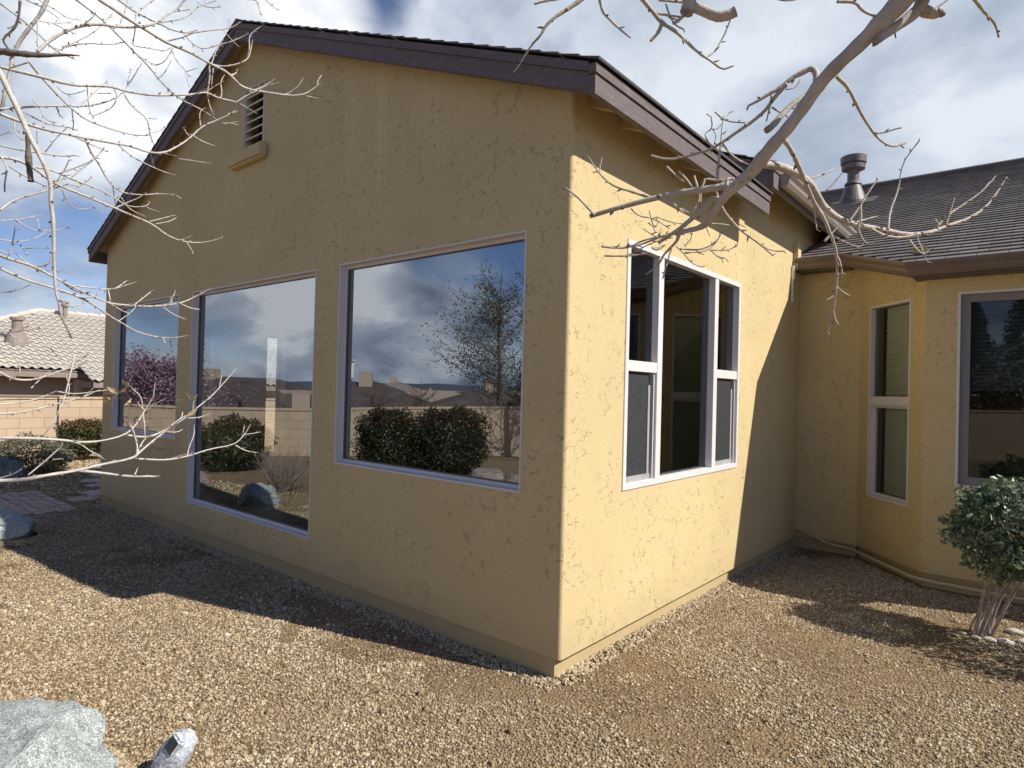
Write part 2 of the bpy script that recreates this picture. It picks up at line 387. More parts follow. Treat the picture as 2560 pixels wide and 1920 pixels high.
tag(g.build('ground', M_SOIL, smooth=True, recalc=False), kind='structure')

def gravel():
    P = []; S = []; Q = []
    def scatter(x0, x1, y0, y1, per, lo, hi, keep=None):
        n = int((x1-x0)*(y1-y0)*per)
        X = NP.uniform(x0, x1, n); Y = NP.uniform(y0, y1, n); r = lo+(hi-lo)*NP.random(n)**2.2
        for x, y, q in zip(X, Y, r):
            if keep and not keep(x, y): continue
            if mnoise.noise(Vector((x*1.1, y*1.1, 12.5)))+.5*mnoise.noise(Vector((x*4, y*4, 2.5))) > .27 and NP.random() < .86: continue
            P.append((x, y, gz(x, y)+q*.38)); S.append((q*NP.uniform(.8, 1.35), q*NP.uniform(.7, 1.0), q*NP.uniform(.6, 1.0))); Q.append((NP.uniform(-.5, .5), NP.uniform(-.5, .5), NP.uniform(0, 6.28)))
    front = lambda x, y: y < .03 or x > .0
    def nook(x, y):
        if x < -.02 and y > 0: return False
        if x < .6: lim = 4.3
        elif x < 1.25: lim = 4.3-(x-.6)*1.06
        else: lim = 3.62
        return y < lim
    # only what lies ahead of the viewer is strewn with modelled stones
    def seen(x, y):
        dx, dy = x-CX, y-CY
        f = dx*_fw.x+dy*_fw.y; r = dx*_r2.x+dy*_r2.y
        return f > 1.5 and abs(r) < f*.86+1.0
    scatter(-3.6, 3.6, -2.9, 4.4, 8200, .0036, .0092, lambda x, y: seen(x, y) and nook(x, y))
    scatter(-7.4, -3.6, -2.9, .05, 5200, .0042, .0105, lambda x, y: seen(x, y) and y < .02)
    scatter(-13.4, -7.4, -2.5, 3, 500, .010, .022, lambda x, y: seen(x, y))
    scatter(-3.6, 3.6, -2.9, 4.4, 26, .013, .021, lambda x, y: seen(x, y) and nook(x, y))
    # stones banked against the foot of the wall and round the boulders
    def bank(x, y, lift):
        q = NP.uniform(.005, .0115); P.append((x, y, gz(x, y)+lift+q*.3)); S.append((q*1.2, q*.9, q*.85)); Q.append((NP.uniform(-.5, .5), NP.uniform(-.5, .5), NP.uniform(0, 6.28)))
    for k in range(9000):
        t = NP.random()**1.6; bank(NP.uniform(-7.3, .0), .012-.11*t, .018*(1-t)*(.5+.8*abs(mnoise.noise(Vector((k*.37, 1, 1))))))
    for k in range(3500):
        t = NP.random()**1.6; bank(-.043+.09*t, NP.uniform(.02, 4.3), .022*(1-t))
    for bx, by, ra, rb, rot in ((-1.07, -2.26, .60, .385, .3), (-5.93, -1.27, .38, .265, .4)):
        for k in range(2600):
            an = NP.uniform(0, 6.283); t = NP.random()**1.4; m_ = .90+.16*t; x = ra*m_*math.cos(an); y = rb*m_*math.sin(an)
            bank(bx+x*math.cos(rot)-y*math.sin(rot), by+x*math.sin(rot)+y*math.cos(rot), .035*(1-t))
    me = bpy.data.meshes.new('gravel'); me.from_pydata(P, [], [])
    a = me.attributes.new('sc', 'FLOAT_VECTOR', 'POINT'); a.data.foreach_set('vector', np.array(S, dtype=np.float32).ravel())
    a = me.attributes.new('ro', 'FLOAT_VECTOR', 'POINT'); a.data.foreach_set('vector', np.array(Q, dtype=np.float32).ravel())
    o = bpy.data.objects.new('gravel', me); COL.objects.link(o); tag(o, kind='stuff')
    o['label'] = 'tan and cream crushed gravel covering the yard around the house'
    ng = bpy.data.node_groups.new('gravel_strewn', 'GeometryNodeTree')
    ng.interface.new_socket('Geometry', in_out='INPUT', socket_type='NodeSocketGeometry'); ng.interface.new_socket('Geometry', in_out='OUTPUT', socket_type='NodeSocketGeometry')
    N = ng.nodes; L = ng.links
    gi = N.new('NodeGroupInput'); go = N.new('NodeGroupOutput')
    ic = N.new('GeometryNodeMeshIcoSphere'); ic.inputs['Radius'].default_value = 1; ic.inputs['Subdivisions'].default_value = 1
    sm = N.new('GeometryNodeSetMaterial'); sm.inputs['Material'].default_value = M_PEB
    iop = N.new('GeometryNodeInstanceOnPoints')
    na = N.new('GeometryNodeInputNamedAttribute'); na.data_type = 'FLOAT_VECTOR'; na.inputs['Name'].default_value = 'sc'
    nb = N.new('GeometryNodeInputNamedAttribute'); nb.data_type = 'FLOAT_VECTOR'; nb.inputs['Name'].default_value = 'ro'
    e2r = N.new('FunctionNodeEulerToRotation')
    L.new(gi.outputs[0], iop.inputs['Points']); L.new(ic.outputs[0], sm.inputs[0]); L.new(sm.outputs[0], iop.inputs['Instance'])
    L.new(na.outputs['Attribute'], iop.inputs['Scale']); L.new(nb.outputs['Attribute'], e2r.inputs[0]); L.new(e2r.outputs[0], iop.inputs['Rotation'])
    L.new(iop.outputs[0], go.inputs[0])
    md = o.modifiers.new('strewn', 'NODES'); md.node_group = ng
    print('pebbles', len(P))
gravel()

# ------------------------------------------------------------------ the house
HOUSE = thing('house', (0, 0, 0), 'yellow tan stucco house with brown trimmed gable, dark shingle roof and large picture windows', 'house')
ZB = .13; XL = -7.355; XC = XL/2; SL = .41
IC = 4.36; AX, AY = .593, IC; BX, BY = 1.237, 3.666
FG = lambda a, z, d: Vector((a, -d, z))          # gable face: d is outward
FS = lambda a, z, d: Vector((d, a, z))           # side face
def roofz(x): return 3.372+SL*(abs(XC)-abs(x-XC))   # underside of the deck
WIN_G = [(-6.995, -5.093, 1.003, 2.560), (-4.765, -2.4955, .381, 2.560), (-2.170, -.3125, 1.024, 2.565)]
VENT = (-3.80, -3.42, 3.80, 4.40)
WIN_S = [(.634, 2.588, 1.008, 2.600)]

def wall_with_holes(mb, T, a0, a1, z0, ztop, holes, reveal):
    As = sorted({a0, a1} | {h[0] for h in holes} | {h[1] for h in holes}); Zs = sorted({z0} | {h[2] for h in holes} | {h[3] for h in holes})
    for l, r in zip(As, As[1:]):
        col = sorted((h for h in holes if h[0] <= l+1e-6 and h[1] >= r-1e-6), key=lambda h: h[2]); b = z0
        for h in col:
            mb.quad(T(l, b, 0), T(r, b, 0), T(r, h[2], 0), T(l, h[2], 0)); b = h[3]
        cuts = sorted({l, r} | ({XC} if l < XC < r and callable(ztop) else set()))
        for l2, r2 in zip(cuts, cuts[1:]):
            zl, zr = (ztop(l2), ztop(r2)) if callable(ztop) else (ztop, ztop)
            mb.quad(T(l2, b, 0), T(r2, b, 0), T(r2, zr, 0), T(l2, zl, 0))
    for h in holes:
        for p, q in (((h[0], h[2]), (h[1], h[2])), ((h[1], h[2]), (h[1], h[3])), ((h[1], h[3]), (h[0], h[3])), ((h[0], h[3]), (h[0], h[2]))):
            mb.quad(T(*p, 0), T(*q, 0), T(*q, -reveal), T(*p, -reveal))
RC = .022
wb = MB()
wall_with_holes(wb, FG, XL, -RC, ZB, lambda x: roofz(x)+.02, WIN_G+[VENT], .16)
for k in range(6):
    a0, a1 = k*math.pi/12, (k+1)*math.pi/12
    p = lambda a, z: Vector((-RC+RC*math.sin(a), RC-RC*math.cos(a), z))
    wb.quad(p(a0, ZB), p(a1, ZB), p(a1, 3.385), p(a0, 3.385))
wall_with_holes(wb, FS, RC, IC, ZB, 3.38, WIN_S, .16)
wb.quad((0, 2.6, 3.38), (0, 7.2, 3.38), (0, 7.2, 3.67), (0, 2.6, 3.67)); wb.quad((0, IC, 2.6), (0, 7.2, 2.6), (0, 7.2, 3.38), (0, IC, 3.38))
wall_with_holes(wb, lambda a, z, d: Vector((XL-d, a, z)), 0, 9, ZB, 3.38, [(.95, 1.30, .55, 2.35), (2.1, 2.42, .55, 2.35)], .02)
wb.quad((0, 0, ZB), (0, .10, ZB), (XL, .10, ZB), (XL, 0, ZB)); wb.quad((0, 0, ZB), (0, IC, ZB), (-.1, IC, ZB), (-.1, 0, ZB))
o = wb.build('gable_wall', M_STUC, HOUSE, recalc=False)
# gable infill of the older, slightly higher roof behind
iz = lambda x: 3.66+SL*(abs(XC)-abs(x-XC))
b = MB(); b.quad((XL, 2.66, 3.0), (0, 2.66, 3.0), (0, 2.66, iz(0)), (XC, 2.66, iz(XC)), (XL, 2.66, iz(XL))); b.build('rear_gable_infill', M_STUC, HOUSE, recalc=False)
# bay walls of the main wing
b = MB()
LB = math.hypot(BX-AX, BY-AY); ub = Vector(((BX-AX)/LB, (BY-AY)/LB, 0)); nb_ = Vector((ub.y, -ub.x, 0))
FBay = lambda a, z, d: Vector((AX, AY, 0))+ub*a+nb_*d+Vector((0, 0, z))
FC = lambda a, z, d: Vector((a, BY-d, z))
X2 = 3.63; X3 = X2+BX-AX
WIN_B = [(.160, .758, .665, 2.545)]; WIN_C = [(1.470, 3.40, .905, 2.555)]
ba = MB(); ba.quad((0, IC, ZB), (AX, IC, ZB), (AX, IC, 3.0), (0, IC, 3.0)); wall_with_holes(ba, FBay, 0, LB, ZB, 2.98, WIN_B, .14); wall_with_holes(ba, FC, BX, X2, ZB, 2.78, WIN_C, .14); ba.quad((X2, BY, ZB), (X3, IC, ZB), (X3, IC, 2.98), (X2, BY, 2.98)); ba.quad((X3, IC, ZB), (9, IC, ZB), (9, IC, 3.0), (X3, IC, 3.0))
ba.quad((0, IC, ZB), (AX, IC, ZB), (AX, IC+.1, ZB), (0, IC+.1, ZB)); ba.quad(FBay(0, ZB, 0), FBay(LB, ZB, 0), FBay(LB, ZB, -.1), FBay(0, ZB, -.1)); ba.quad((BX, BY, ZB), (X2, BY, ZB), (X2, BY+.1, ZB), (BX, BY+.1, ZB))
ba.quad((9, IC, ZB), (9, 14, ZB), (9, 14, 2.8), (9, IC, 2.8)); ba.build('bay_wall', M_STUC, HOUSE, recalc=False)
# foundation: flush in front, set back on the side
b = MB(); fx = -.045
b.quad((XL, .014, -.3), (fx, .014, -.3), (fx, .014, ZB), (XL, .014, ZB)); b.quad((fx, .014, -.3), (fx, IC+.04, -.3), (fx, IC+.04, ZB), (fx, .014, ZB))
b.quad((fx, IC+.035, -.3), (AX-.01, IC+.035, -.3), (AX-.01, IC+.035, ZB), (fx, IC+.035, ZB))
pa = FBay(-.01, 0, -.035); pb = FBay(LB-.015, 0, -.035)
b.quad((pa.x, pa.y, -.3), (pb.x, pb.y, -.3), (pb.x, pb.y, ZB), (pa.x, pa.y, ZB)); b.quad((pb.x, pb.y, -.3), (X2-.01, BY+.035, -.3), (X2-.01, BY+.035, ZB), (pb.x, pb.y, ZB)); b.quad((X2-.01, BY+.035, -.3), (X3-.01, IC+.035, -.3), (X3-.01, IC+.035, ZB), (X2-.01, BY+.035, ZB)); b.quad((X3-.01, IC+.035, -.3), (9, IC+.035, -.3), (9, IC+.035, ZB), (X3-.01, IC+.035, ZB))
b.quad((XL, .004, -.3), (XL, 9, -.3), (XL, 9, ZB), (XL, .004, ZB))
b.build('foundation', M_FOUND, HOUSE, recalc=False)

# roofs --------------------------------------------------------------
def shingle_plane(mb, org, across, up, width, length, step=.14, lip=.012, base=.035, poly=None):
    """courses from the eave upward, each a thin wedge lapping the one below; poly(s) gives the across range"""
    n = up.cross(across).normalized(); n = n if n.z > 0 else -n
    k = 0; s = 0.
    while s < length-1e-4:
        e = min(s+step, length); rg = poly(s+.5*(e-s)) if poly else [(0, width)]
        for a0, a1 in rg:
            p = lambda a, q, h: org+across*a+up*q+n*h
            ju = rng.uniform(-.003, .003)
            P = [p(a0, s+ju, base+lip), p(a1, s+ju, base+lip), p(a1, e, base+.002), p(a0, e, base+.002)]
            uvv = [(a0, k*.14), (a1, k*.14), (a1, k*.14+.139), (a0, k*.14+.139)]
            mb.quad(*P, uv=uvv)
            mb.quad(p(a0, s+ju, base-.004), p(a1, s+ju, base-.004), P[1], P[0], uv=[(a0, k*.14), (a1, k*.14), (a1, k*.14+.01), (a0, k*.14+.01)])
            for a_, i_, j_ in ((a0, 0, 3), (a1, 1, 2)):
                mb.quad(p(a_, s+ju, base-.004), p(a_, e, base-.004), P[j_], P[i_], uv=[(a_, k*.14), (a_+.1, k*.14), (a_+.1, k*.14+.01), (a_, k*.14+.01)])
        s = e; k += 1
def gable_roof(name, y0, y1, xo, ze, fh, both=True):
    """gable with its ridge along y; ze = height of the fascia's lower edge, xo = eave overhang"""
    sm_, dk, fa, tr = MB(), MB(), MB(), MB()
    XE = xo+.012; zt = ze+fh                       # deck underside at the eave edge
    run = XE-XC; cs = 1/math.sqrt(1+SL*SL)
    for sg in (1, -1):
        ex = XC+sg*run; up = Vector((-sg*cs, 0, SL*cs)); L = run/cs
        shingle_plane(sm_, Vector((ex, y0-.015, zt)), Vector((0, 1, 0)), up, y1-y0+.015, L, poly=None)
        rz = zt+SL*run
        e2 = XC+sg*(run-.03)
        dk.hexa([(e2, y0+.04, zt+.0), (XC, y0+.04, rz-.012), (XC, y1, rz-.012), (e2, y1, zt+.0), (e2, y0+.04, zt+.026), (XC, y0+.04, rz+.014), (XC, y1, rz+.014), (e2, y1, zt+.026)])
        # eave fascia
        x0, x1 = XC+sg*(xo-XC-.038), XC+sg*(xo-XC)
        fa.box(min(x0, x1), max(x0, x1), y0+.0, y1, ze, zt-.030)
        x2 = XC+sg*(xo-XC+.010)
        tr.box(min(x0, x2), max(x0, x2), y0-.010, y1, zt-.028, zt+.022)
        # rake fascia in front, leaning with the roof
        xa = XC+sg*(xo-XC-.039)
        for m_, yb, yf, lo, hi in ((fa, y0+.038, y0, 0, fh-.030), (tr, y0+.038, y0-.011, fh-.028, fh+.022)):
            za, zc = ze+SL*.039, ze+SL*(xo-XC)
            zc0 = ze+SL*(xo-XC); ze0 = ze+SL*.039
            m_.hexa([(xa, yb, ze0+lo), (XC, yb, zc0+lo), (XC, yf, zc0+lo), (xa, yf, ze0+lo), (xa, yb, ze0+hi), (XC, yb, zc0+hi), (XC, yf, zc0+hi), (xa, yf, ze0+hi)])
    # ridge cap
    rz = zt+SL*run+.052
    for k in range(int((y1-y0)/.2)):
        yy = y0-.015+k*.2
        sm_.hexa([(XC-.13, yy, rz-.060), (XC+.13, yy, rz-.060), (XC+.13, yy+.21, rz-.066), (XC-.13, yy+.21, rz-.066), (XC-.004, yy, rz), (XC+.004, yy, rz), (XC+.004, yy+.21, rz-.008), (XC-.004, yy+.21, rz-.008)])
    ro = sm_.build(name, M_SHING, HOUSE, recalc=False)
    dk.build('roof_deck', M_TAN, HOUSE); fa.build('fascia_board', M_FASCIA, HOUSE); tr.build('drip_trim', M_FASCIA, HOUSE)
    return ro
gable_roof('gable_roof', -.145, 2.585, .235, 3.167, .135)
gable_roof('rear_gable_roof', 2.60, 9.5, .26, 3.405, .165)
# lookout blocks under the open eaves
for y in (.16, .50, 1.35, 1.95):
    b = MB(); b.hexa([(.002, y, 3.270), (.198, y, 3.190), (.198, y+.038, 3.190), (.002, y+.038, 3.270), (.002, y, 3.395), (.198, y, 3.314), (.198, y+.038, 3.314), (.002, y+.038, 3.395)])
    b.build('rafter_tail', M_TAN, HOUSE)
# gutter under the rear eave
def gutter_run(mb, pts, inward, w_=.105, h_=.115):
    """an ogee gutter swept along pts (lower back edge)"""
    prof = [(0, 0), (.055, 0), (.075, .03), (.080, .055), (.105, .085), (.105, .112), (.098, .115), (.092, .108), (0, .112)]
    rings = []
    n = len(pts)
    for i, p in enumerate(pts):
        p = Vector(p); d0 = (Vector(pts[i])-Vector(pts[i-1])).normalized() if i else None; d1 = (Vector(pts[i+1])-p).normalized() if i < n-1 else None
        def perp(d): q = Vector((d.y, -d.x, 0)).normalized(); return q if not inward else -q
        if d0 is None: o_ = perp(d1)
        elif d1 is None: o_ = perp(d0)
        else:
            a_, b_ = perp(d0), perp(d1); o_ = (a_+b_).normalized(); o_ = o_/max(.3, o_.dot(a_))
        rings.append([p+o_*x+Vector((0, 0, z)) for x, z in prof])
    k = len(prof)
    for i in range(n-1):
        for j in range(k):
            j2 = (j+1) % k; mb.quad(rings[i][j], rings[i][j2], rings[i+1][j2], rings[i+1][j])
    mb.quad(*rings[0]); mb.quad(*rings[-1])
b = MB(); gutter_run(b, [(.265, 2.75, 3.44), (.265, 5.35, 3.44)], False); b.build('rear_eave_gutter', M_GUTTER2, HOUSE)
# main wing roof and gutter (the eave climbs with the roof along the angled bay)
GA = Vector((.515, 4.17, 2.965)); GB = Vector((1.16, 3.48, 2.690)); GL = Vector((0.02, 4.17, 2.965)); GB2 = Vector((X2+.077, 3.48, 2.690)); GA2 = Vector((X2+.722, 4.17, 2.965)); GR = Vector((9, 4.17, 2.965))
b = MB(); gutter_run(b, [tuple(q) for q in (GL, GA, GB, GB2, GA2, GR)], False); b.build('bay_gutter', M_GUTTER, HOUSE)
b = MB()
for p, q in ((GL, GA), (GA, GB), (GB, GB2), (GB2, GA2), (GA2, GR)):
    d = (q-p).normalized(); nn = Vector((-d.y, d.x, 0)).normalized()
    b.hexa([p+nn*.001+Vector((0, 0, -.012)), q+nn*.001+Vector((0, 0, -.012)), q+nn*.22+Vector((0, 0, -.012)), p+nn*.22+Vector((0, 0, -.012)), p+nn*.001+Vector((0, 0, .12)), q+nn*.001+Vector((0, 0, .12)), q+nn*.22+Vector((0, 0, .12)), p+nn*.22+Vector((0, 0, .12))])
b.build('bay_fascia', M_FASCIA, HOUSE)
b = MB(); cs = 1/math.sqrt(1+SL*SL); Y0 = 3.43; RIDGE = 10.45
def cover(s):
    y = Y0+s*cs
    t = (y-Y0)/(GA.y-.05-Y0); x0 = GB.x-.02+(GA.x-GB.x)*t if t < 1 else (0.003 if y < 5.55 else 5.55-y)
    x1 = GB2.x+.02+(GA2.x-GB2.x)*t if t < 1 else 12.
    return [(x0, x1)]
shingle_plane(b, Vector((0, Y0, 2.690+.075)), Vector((1, 0, 0)), Vector((0, cs, SL*cs)), 12, (RIDGE-Y0)/cs, base=.035, poly=cover, lip=.016, step=.145)
zr = 2.765+SL*(RIDGE-Y0)+.05
b.hexa([(-4.6, RIDGE-.13, zr-.06), (12, RIDGE-.13, zr-.06), (12, RIDGE+.13, zr-.06), (-4.6, RIDGE+.13, zr-.06), (-4.6, RIDGE-.004, zr), (12, RIDGE-.004, zr), (12, RIDGE+.004, zr), (-4.6, RIDGE+.004, zr)])
b.quad((-4.6, RIDGE, zr-.05), (12, RIDGE, zr-.05), (12, RIDGE+7, zr-2.9), (-4.6, RIDGE+7, zr-2.9))
MAINROOF = b.build('main_roof', M_SHING, HOUSE, recalc=False)
# stub of stucco and kick-out flashing where the bay roof meets the side wall
b = MB(); b.box(.002, .05, 4.08, 4.19, 2.97, 3.25); b.build('stucco_return', M_STUC, HOUSE)
b = MB(); b.box(.006, .022, 4.02, 4.05, 2.62, 2.86); b.box(.0055, .03, 4.02, 4.07, 2.86, 3.0); b.build('kickout_flashing', M_WHITE, HOUSE)
b = MB(); b.box(0.02, .24, 5.33, 5.36, 3.38, 3.60); b.build('eave_return', M_FASCIA, HOUSE)
# roof vent
vx, vy = -.30, 8.15; vz = 2.765+SL*(vy-Y0)+.03
rv = MB(); rv.lathe([(.085, vz+.2), (.085, vz+.52)], vx, vy); VENTP = rv.build('roof_vent', M_VENTM, HOUSE, smooth=False)
c_ = MB(); c_.lathe([(.205, vz-.06), (.200, vz), (.115, vz+.255), (.10, vz+.265)], vx, vy, 28); c_.build('flashing_cone', M_VENTM, VENTP)
c_ = MB(); c_.lathe([(.10, vz+.265), (.125, vz+.275), (.12, vz+.30), (.088, vz+.33)], vx, vy, 28); c_.build('storm_collar', M_VENTM, VENTP)
c_ = MB(); c_.lathe([(.11, vz+.50), (.165, vz+.52), (.170, vz+.585), (.150, vz+.592), (.150, vz+.602), (.182, vz+.610), (.188, vz+.715), (.170, vz+.725), (.05, vz+.735)], vx, vy, 28); c_.build('cap', M_VENTM, VENTP)
c_ = MB(); c_.hexa([Vector((vx+sx_*.33, vy+sy_*.30, vz+sy_*.30*SL+h+.012)) for h in (0, .004) for sx_, sy_ in ((-1, -1), (1, -1), (1, 1), (-1, 1))]); c_.build('flashing_sheet', M_GUTTER2, VENTP)

# windows -----------------------------------------------------------
def ring(mb, T, a0, a1, z0, z1, wd, d0, d1):
    for (p, q, r, s_) in ((a0, a1, z0, z0+wd), (a0, a1, z1-wd, z1), (a0, a0+wd, z0+wd, z1-wd), (a1-wd, a1, z0+wd, z1-wd)):
        mb.hexa([T(p, r, d0), T(q, r, d0), T(q, r, d1), T(p, r, d1), T(p, s_, d0), T(q, s_, d0), T(q, s_, d1), T(p, s_, d1)])
def bar(mb, T, a0, a1, z0, z1, d0, d1):
    mb.hexa([T(a0, z0, d0), T(a1, z0, d0), T(a1, z0, d1), T(a0, z0, d1), T(a0, z1, d0), T(a1, z1, d0), T(a1, z1, d1), T(a0, z1, d1)])
def pane(T, a0, a1, z0, z1, d, par, name='pane'):
    b = MB(); b.quad(T(a0, z0, d), T(a1, z0, d), T(a1, z1, d), T(a0, z1, d)); return b.build(name, M_GLASS if T is FG else M_GLASS2, par, recalc=False)
for (a0, a1, z0, z1) in WIN_G:
    b = MB(); ring(b, FG, a0-.003, a1+.003, z0-.003, z1+.003, .012, -.10, .005); ring(b, FG, a0+.009, a1-.009, z0+.009, z1-.009, .024, -.11, -.045)
    wn = b.build('window', M_VINYL, HOUSE, bevel=.002)
    b = MB(); ring(b, FG, a0+.033, a1-.033, z0+.033, z1-.033, .008, -.10, -.050); b.build('glazing_seal', M_DARKF, wn)
    pane(FG, a0+.041, a1-.041, z0+.041, z1-.041, -.060, wn)
(a0, a1, z0, z1) = WIN_S[0]
b = MB(); ring(b, FS, a0-.004, a1+.004, z0-.004, z1+.004, .040, -.09, .008)
m1, m2 = 1.105, 2.075; zr_ = 1.80
for m_ in (m1, m2): bar(b, FS, m_-.036, m_+.036, z0+.036, z1-.036, -.09, .004)
bar(b, FS, a0+.036, m1-.036, zr_-.035, zr_+.035, -.085, .001); bar(b, FS, m2+.036, a1-.036, zr_-.035, zr_+.035, -.085, .001)
wn = b.build('window', M_VINYL, HOUSE, bevel=.002)
pane(FS, m1+.036, m2-.036, z0+.036, z1-.036, -.05, wn)
for (l, r) in ((a0+.036, m1-.036), (m2+.036, a1-.036)):
    pane(FS, l, r, zr_+.035, z1-.036, -.045, wn); pane(FS, l, r, z0+.036, zr_-.035, -.07, wn)
    b = MB(); b.quad(FS(l+.004, z0+.04, -.022), FS(r-.075, z0+.04, -.022), FS(r-.075, zr_-.036, -.022), FS(l+.004, zr_-.036, -.022)); sc_ = b.build('screen', M_SCREEN, wn, recalc=False)
    b = MB(); bar(b, FS, l+.004, r-.05, z0+.036, z0+.075, -.03, -.014); bar(b, FS, r-.088, r-.062, z0+.075, zr_-.12, -.03, -.014); b.build('screen_frame', M_GUTTER2 if False else plain('grey_screen_frame', (.36, .36, .37), .5), sc_)
    b = MB(); bar(b, FS, r-.018, r-.008, z0+.036, zr_-.036, -.035, -.012); b.build('sash_edge', M_VINYL, wn)
(a0, a1, z0, z1) = WIN_B[0]
b = MB(); ring(b, FBay, a0-.004, a1+.004, z0-.004, z1+.004, .022, -.08, .005); zm = 1.615
bar(b, FBay, a0+.018, a1-.018, zm-.045, zm+.04, -.07, -.004); ring(b, FBay, a0+.018, a1-.018, z0+.018, zm-.045, .026, -.08, -.035)
wn = b.build('window', M_VINYL, HOUSE, bevel=.002)
pane(FBay, a0+.018, a1-.018, zm+.04, z1-.018, -.045, wn); pane(FBay, a0+.044, a1-.044, z0+.044, zm-.07, -.06, wn)
b = MB()
k = 0; z = 2.52
while z > .72:
    b.quad(FBay(a0+.13, z, -.085-.010*(k % 2)), FBay(a1-.02, z, -.085-.010*(k % 2)), FBay(a1-.02, z-.022, -.085-.010*((k+1) % 2)), FBay(a0+.13, z-.022, -.085-.010*((k+1) % 2))); z -= .022; k += 1
b.build('pleated_blind', plain('sage_blind', (.76, .755, .68), .8, .03), wn, recalc=False)
(a0, a1, z0, z1) = WIN_C[0]
b = MB(); ring(b, FC, a0-.004, a1+.004, z0-.004, z1+.004, .022, -.08, .005); wn = b.build('window', M_VINYL, HOUSE, bevel=.002)
b = MB(); ring(b, FC, a0+.020, a1-.020, z0+.020, z1-.020, .065, -.09, -.032); b.build('dark_sash', plain('grey_sash', (.22, .20, .20), .5, .05), wn)
pane(FC, a0+.08, a1-.08, z0+.08, z1-.08, -.06, wn)
b = MB(); z = 2.5; k = 0
while z > 1.75:
    b.quad(FC(a0-.1, z, -.16), FC(a1+.1, z, -.16), FC(a1+.1, z-.03, -.145), FC(a0-.1, z-.03, -.145)); z -= .034
b.build('slatted_blind', plain('grey_blind', (.16, .17, .165), .7, .05), wn, recalc=False)
# gable louvre vent and sill
a0, a1, z0, z1 = VENT
b = MB(); ring(b, FG, a0-.002, a1+.002, z0-.002, z1+.002, .022, -.08, -.003); gv = b.build('gable_vent', plain('pale_louvre_paint', (.60, .55, .45), .6, .05), HOUSE)
b = MB()
for k in range(7):
    zz = z0+.03+k*(z1-z0-.05)/7
    b.hexa([FG(a0+.02, zz, -.012), FG(a1-.02, zz, -.012), FG(a1-.02, zz+.055, -.085), FG(a0+.02, zz+.055, -.085), FG(a0+.02, zz+.016, -.012), FG(a1-.02, zz+.016, -.012), FG(a1-.02, zz+.071, -.085), FG(a0+.02, zz+.071, -.085)])
b.build('louvre_slats', gv.data.materials[0], gv)
b = MB(); b.quad(FG(a0, z0, -.155), FG(a1, z0, -.155), FG(a1, z1, -.155), FG(a0, z1, -.155)); b.build('vent_backing', M_STEEL_SHADE, gv, recalc=False)
b = MB(); bar(b, FG, a0-.15, a1+.095, z0-.145, z0-.004, -.01, .075); b.build('stucco_sill', M_STUC, gv, bevel=.02)

# rooms behind the glass ---------------------------------------------
b = MB(); b.quad((XL+.1, .17, .16), (-.17, .17, .16), (-.17, 4.25, .16), (XL+.1, 4.25, .16)); b.build('interior_floor', M_IFLOOR, HOUSE, recalc=False)
b = MB(); b.quad((XL, .161, 2.86), (-.161, .161, 2.86), (-.161, 4.3, 2.86), (XL, 4.3, 2.86)); b.build('interior_ceiling', M_ICREAM, HOUSE, recalc=False)
b = MB(); b.quad((-2.6, 4.26, .16), (-.161, 4.26, .16), (-.161, 4.26, 2.86), (-2.6, 4.26, 2.86)); b.quad((-2.6, 4.26, .16), (-2.6, 3.4, .16), (-2.6, 3.4, 2.86), (-2.6, 4.26, 2.86)); b.build('interior_brown_wall', M_IBROWN, HOUSE, recalc=False)
b = MB(); b.quad((XL, 4.262, .16), (-2.6, 4.262, .16), (-2.6, 4.262, 2.86), (XL, 4.262, 2.86))
FL = lambda a, z, d: Vector((XL+.15-d, a, z))
wall_with_holes(b, FL, .161, 4.262, .16, 2.86, [(.95, 1.30, .55, 2.35), (2.1, 2.42, .55, 2.35)], .14)
b.build('interior_wall', M_ICREAM, HOUSE, recalc=False)
b = MB(); b.quad((2.1 if False else -1.0, 4.9, .16), (9, 4.9, .16), (9, 4.9, 2.7), (-1.0, 4.9, 2.7)); b.build('interior_bay_wall', M_IBROWN, HOUSE, recalc=False)
b = MB(); bar(b, FL, 1.42, 1.50, .16, 2.86, -.12, -.02); b.build('interior_post', M_VINYL, HOUSE)

# conduit along the foot of the bay
pts = [(.005, 4.33, .20), (.10, 4.325, .195), (.2, 4.32, .165), (.30, 4.315, .12), (.42, 4.31, .10), (.58, 4.31, .088), tuple(FBay(.06, .085, .05)), tuple(FBay(.5, .08, .055)), tuple(FBay(LB-.03, .075, .055)), (1.33, 3.612, .075), (1.7, 3.605, .07), (2.4, 3.605, .06), (3.58, 3.605, .06)]
b = MB(); b.tube(pts, .0165, 10); tag(b.build('conduit_pipe', M_PIPE, smooth=True), 'beige painted conduit pipe running along the foot of the bay wall', 'pipe')

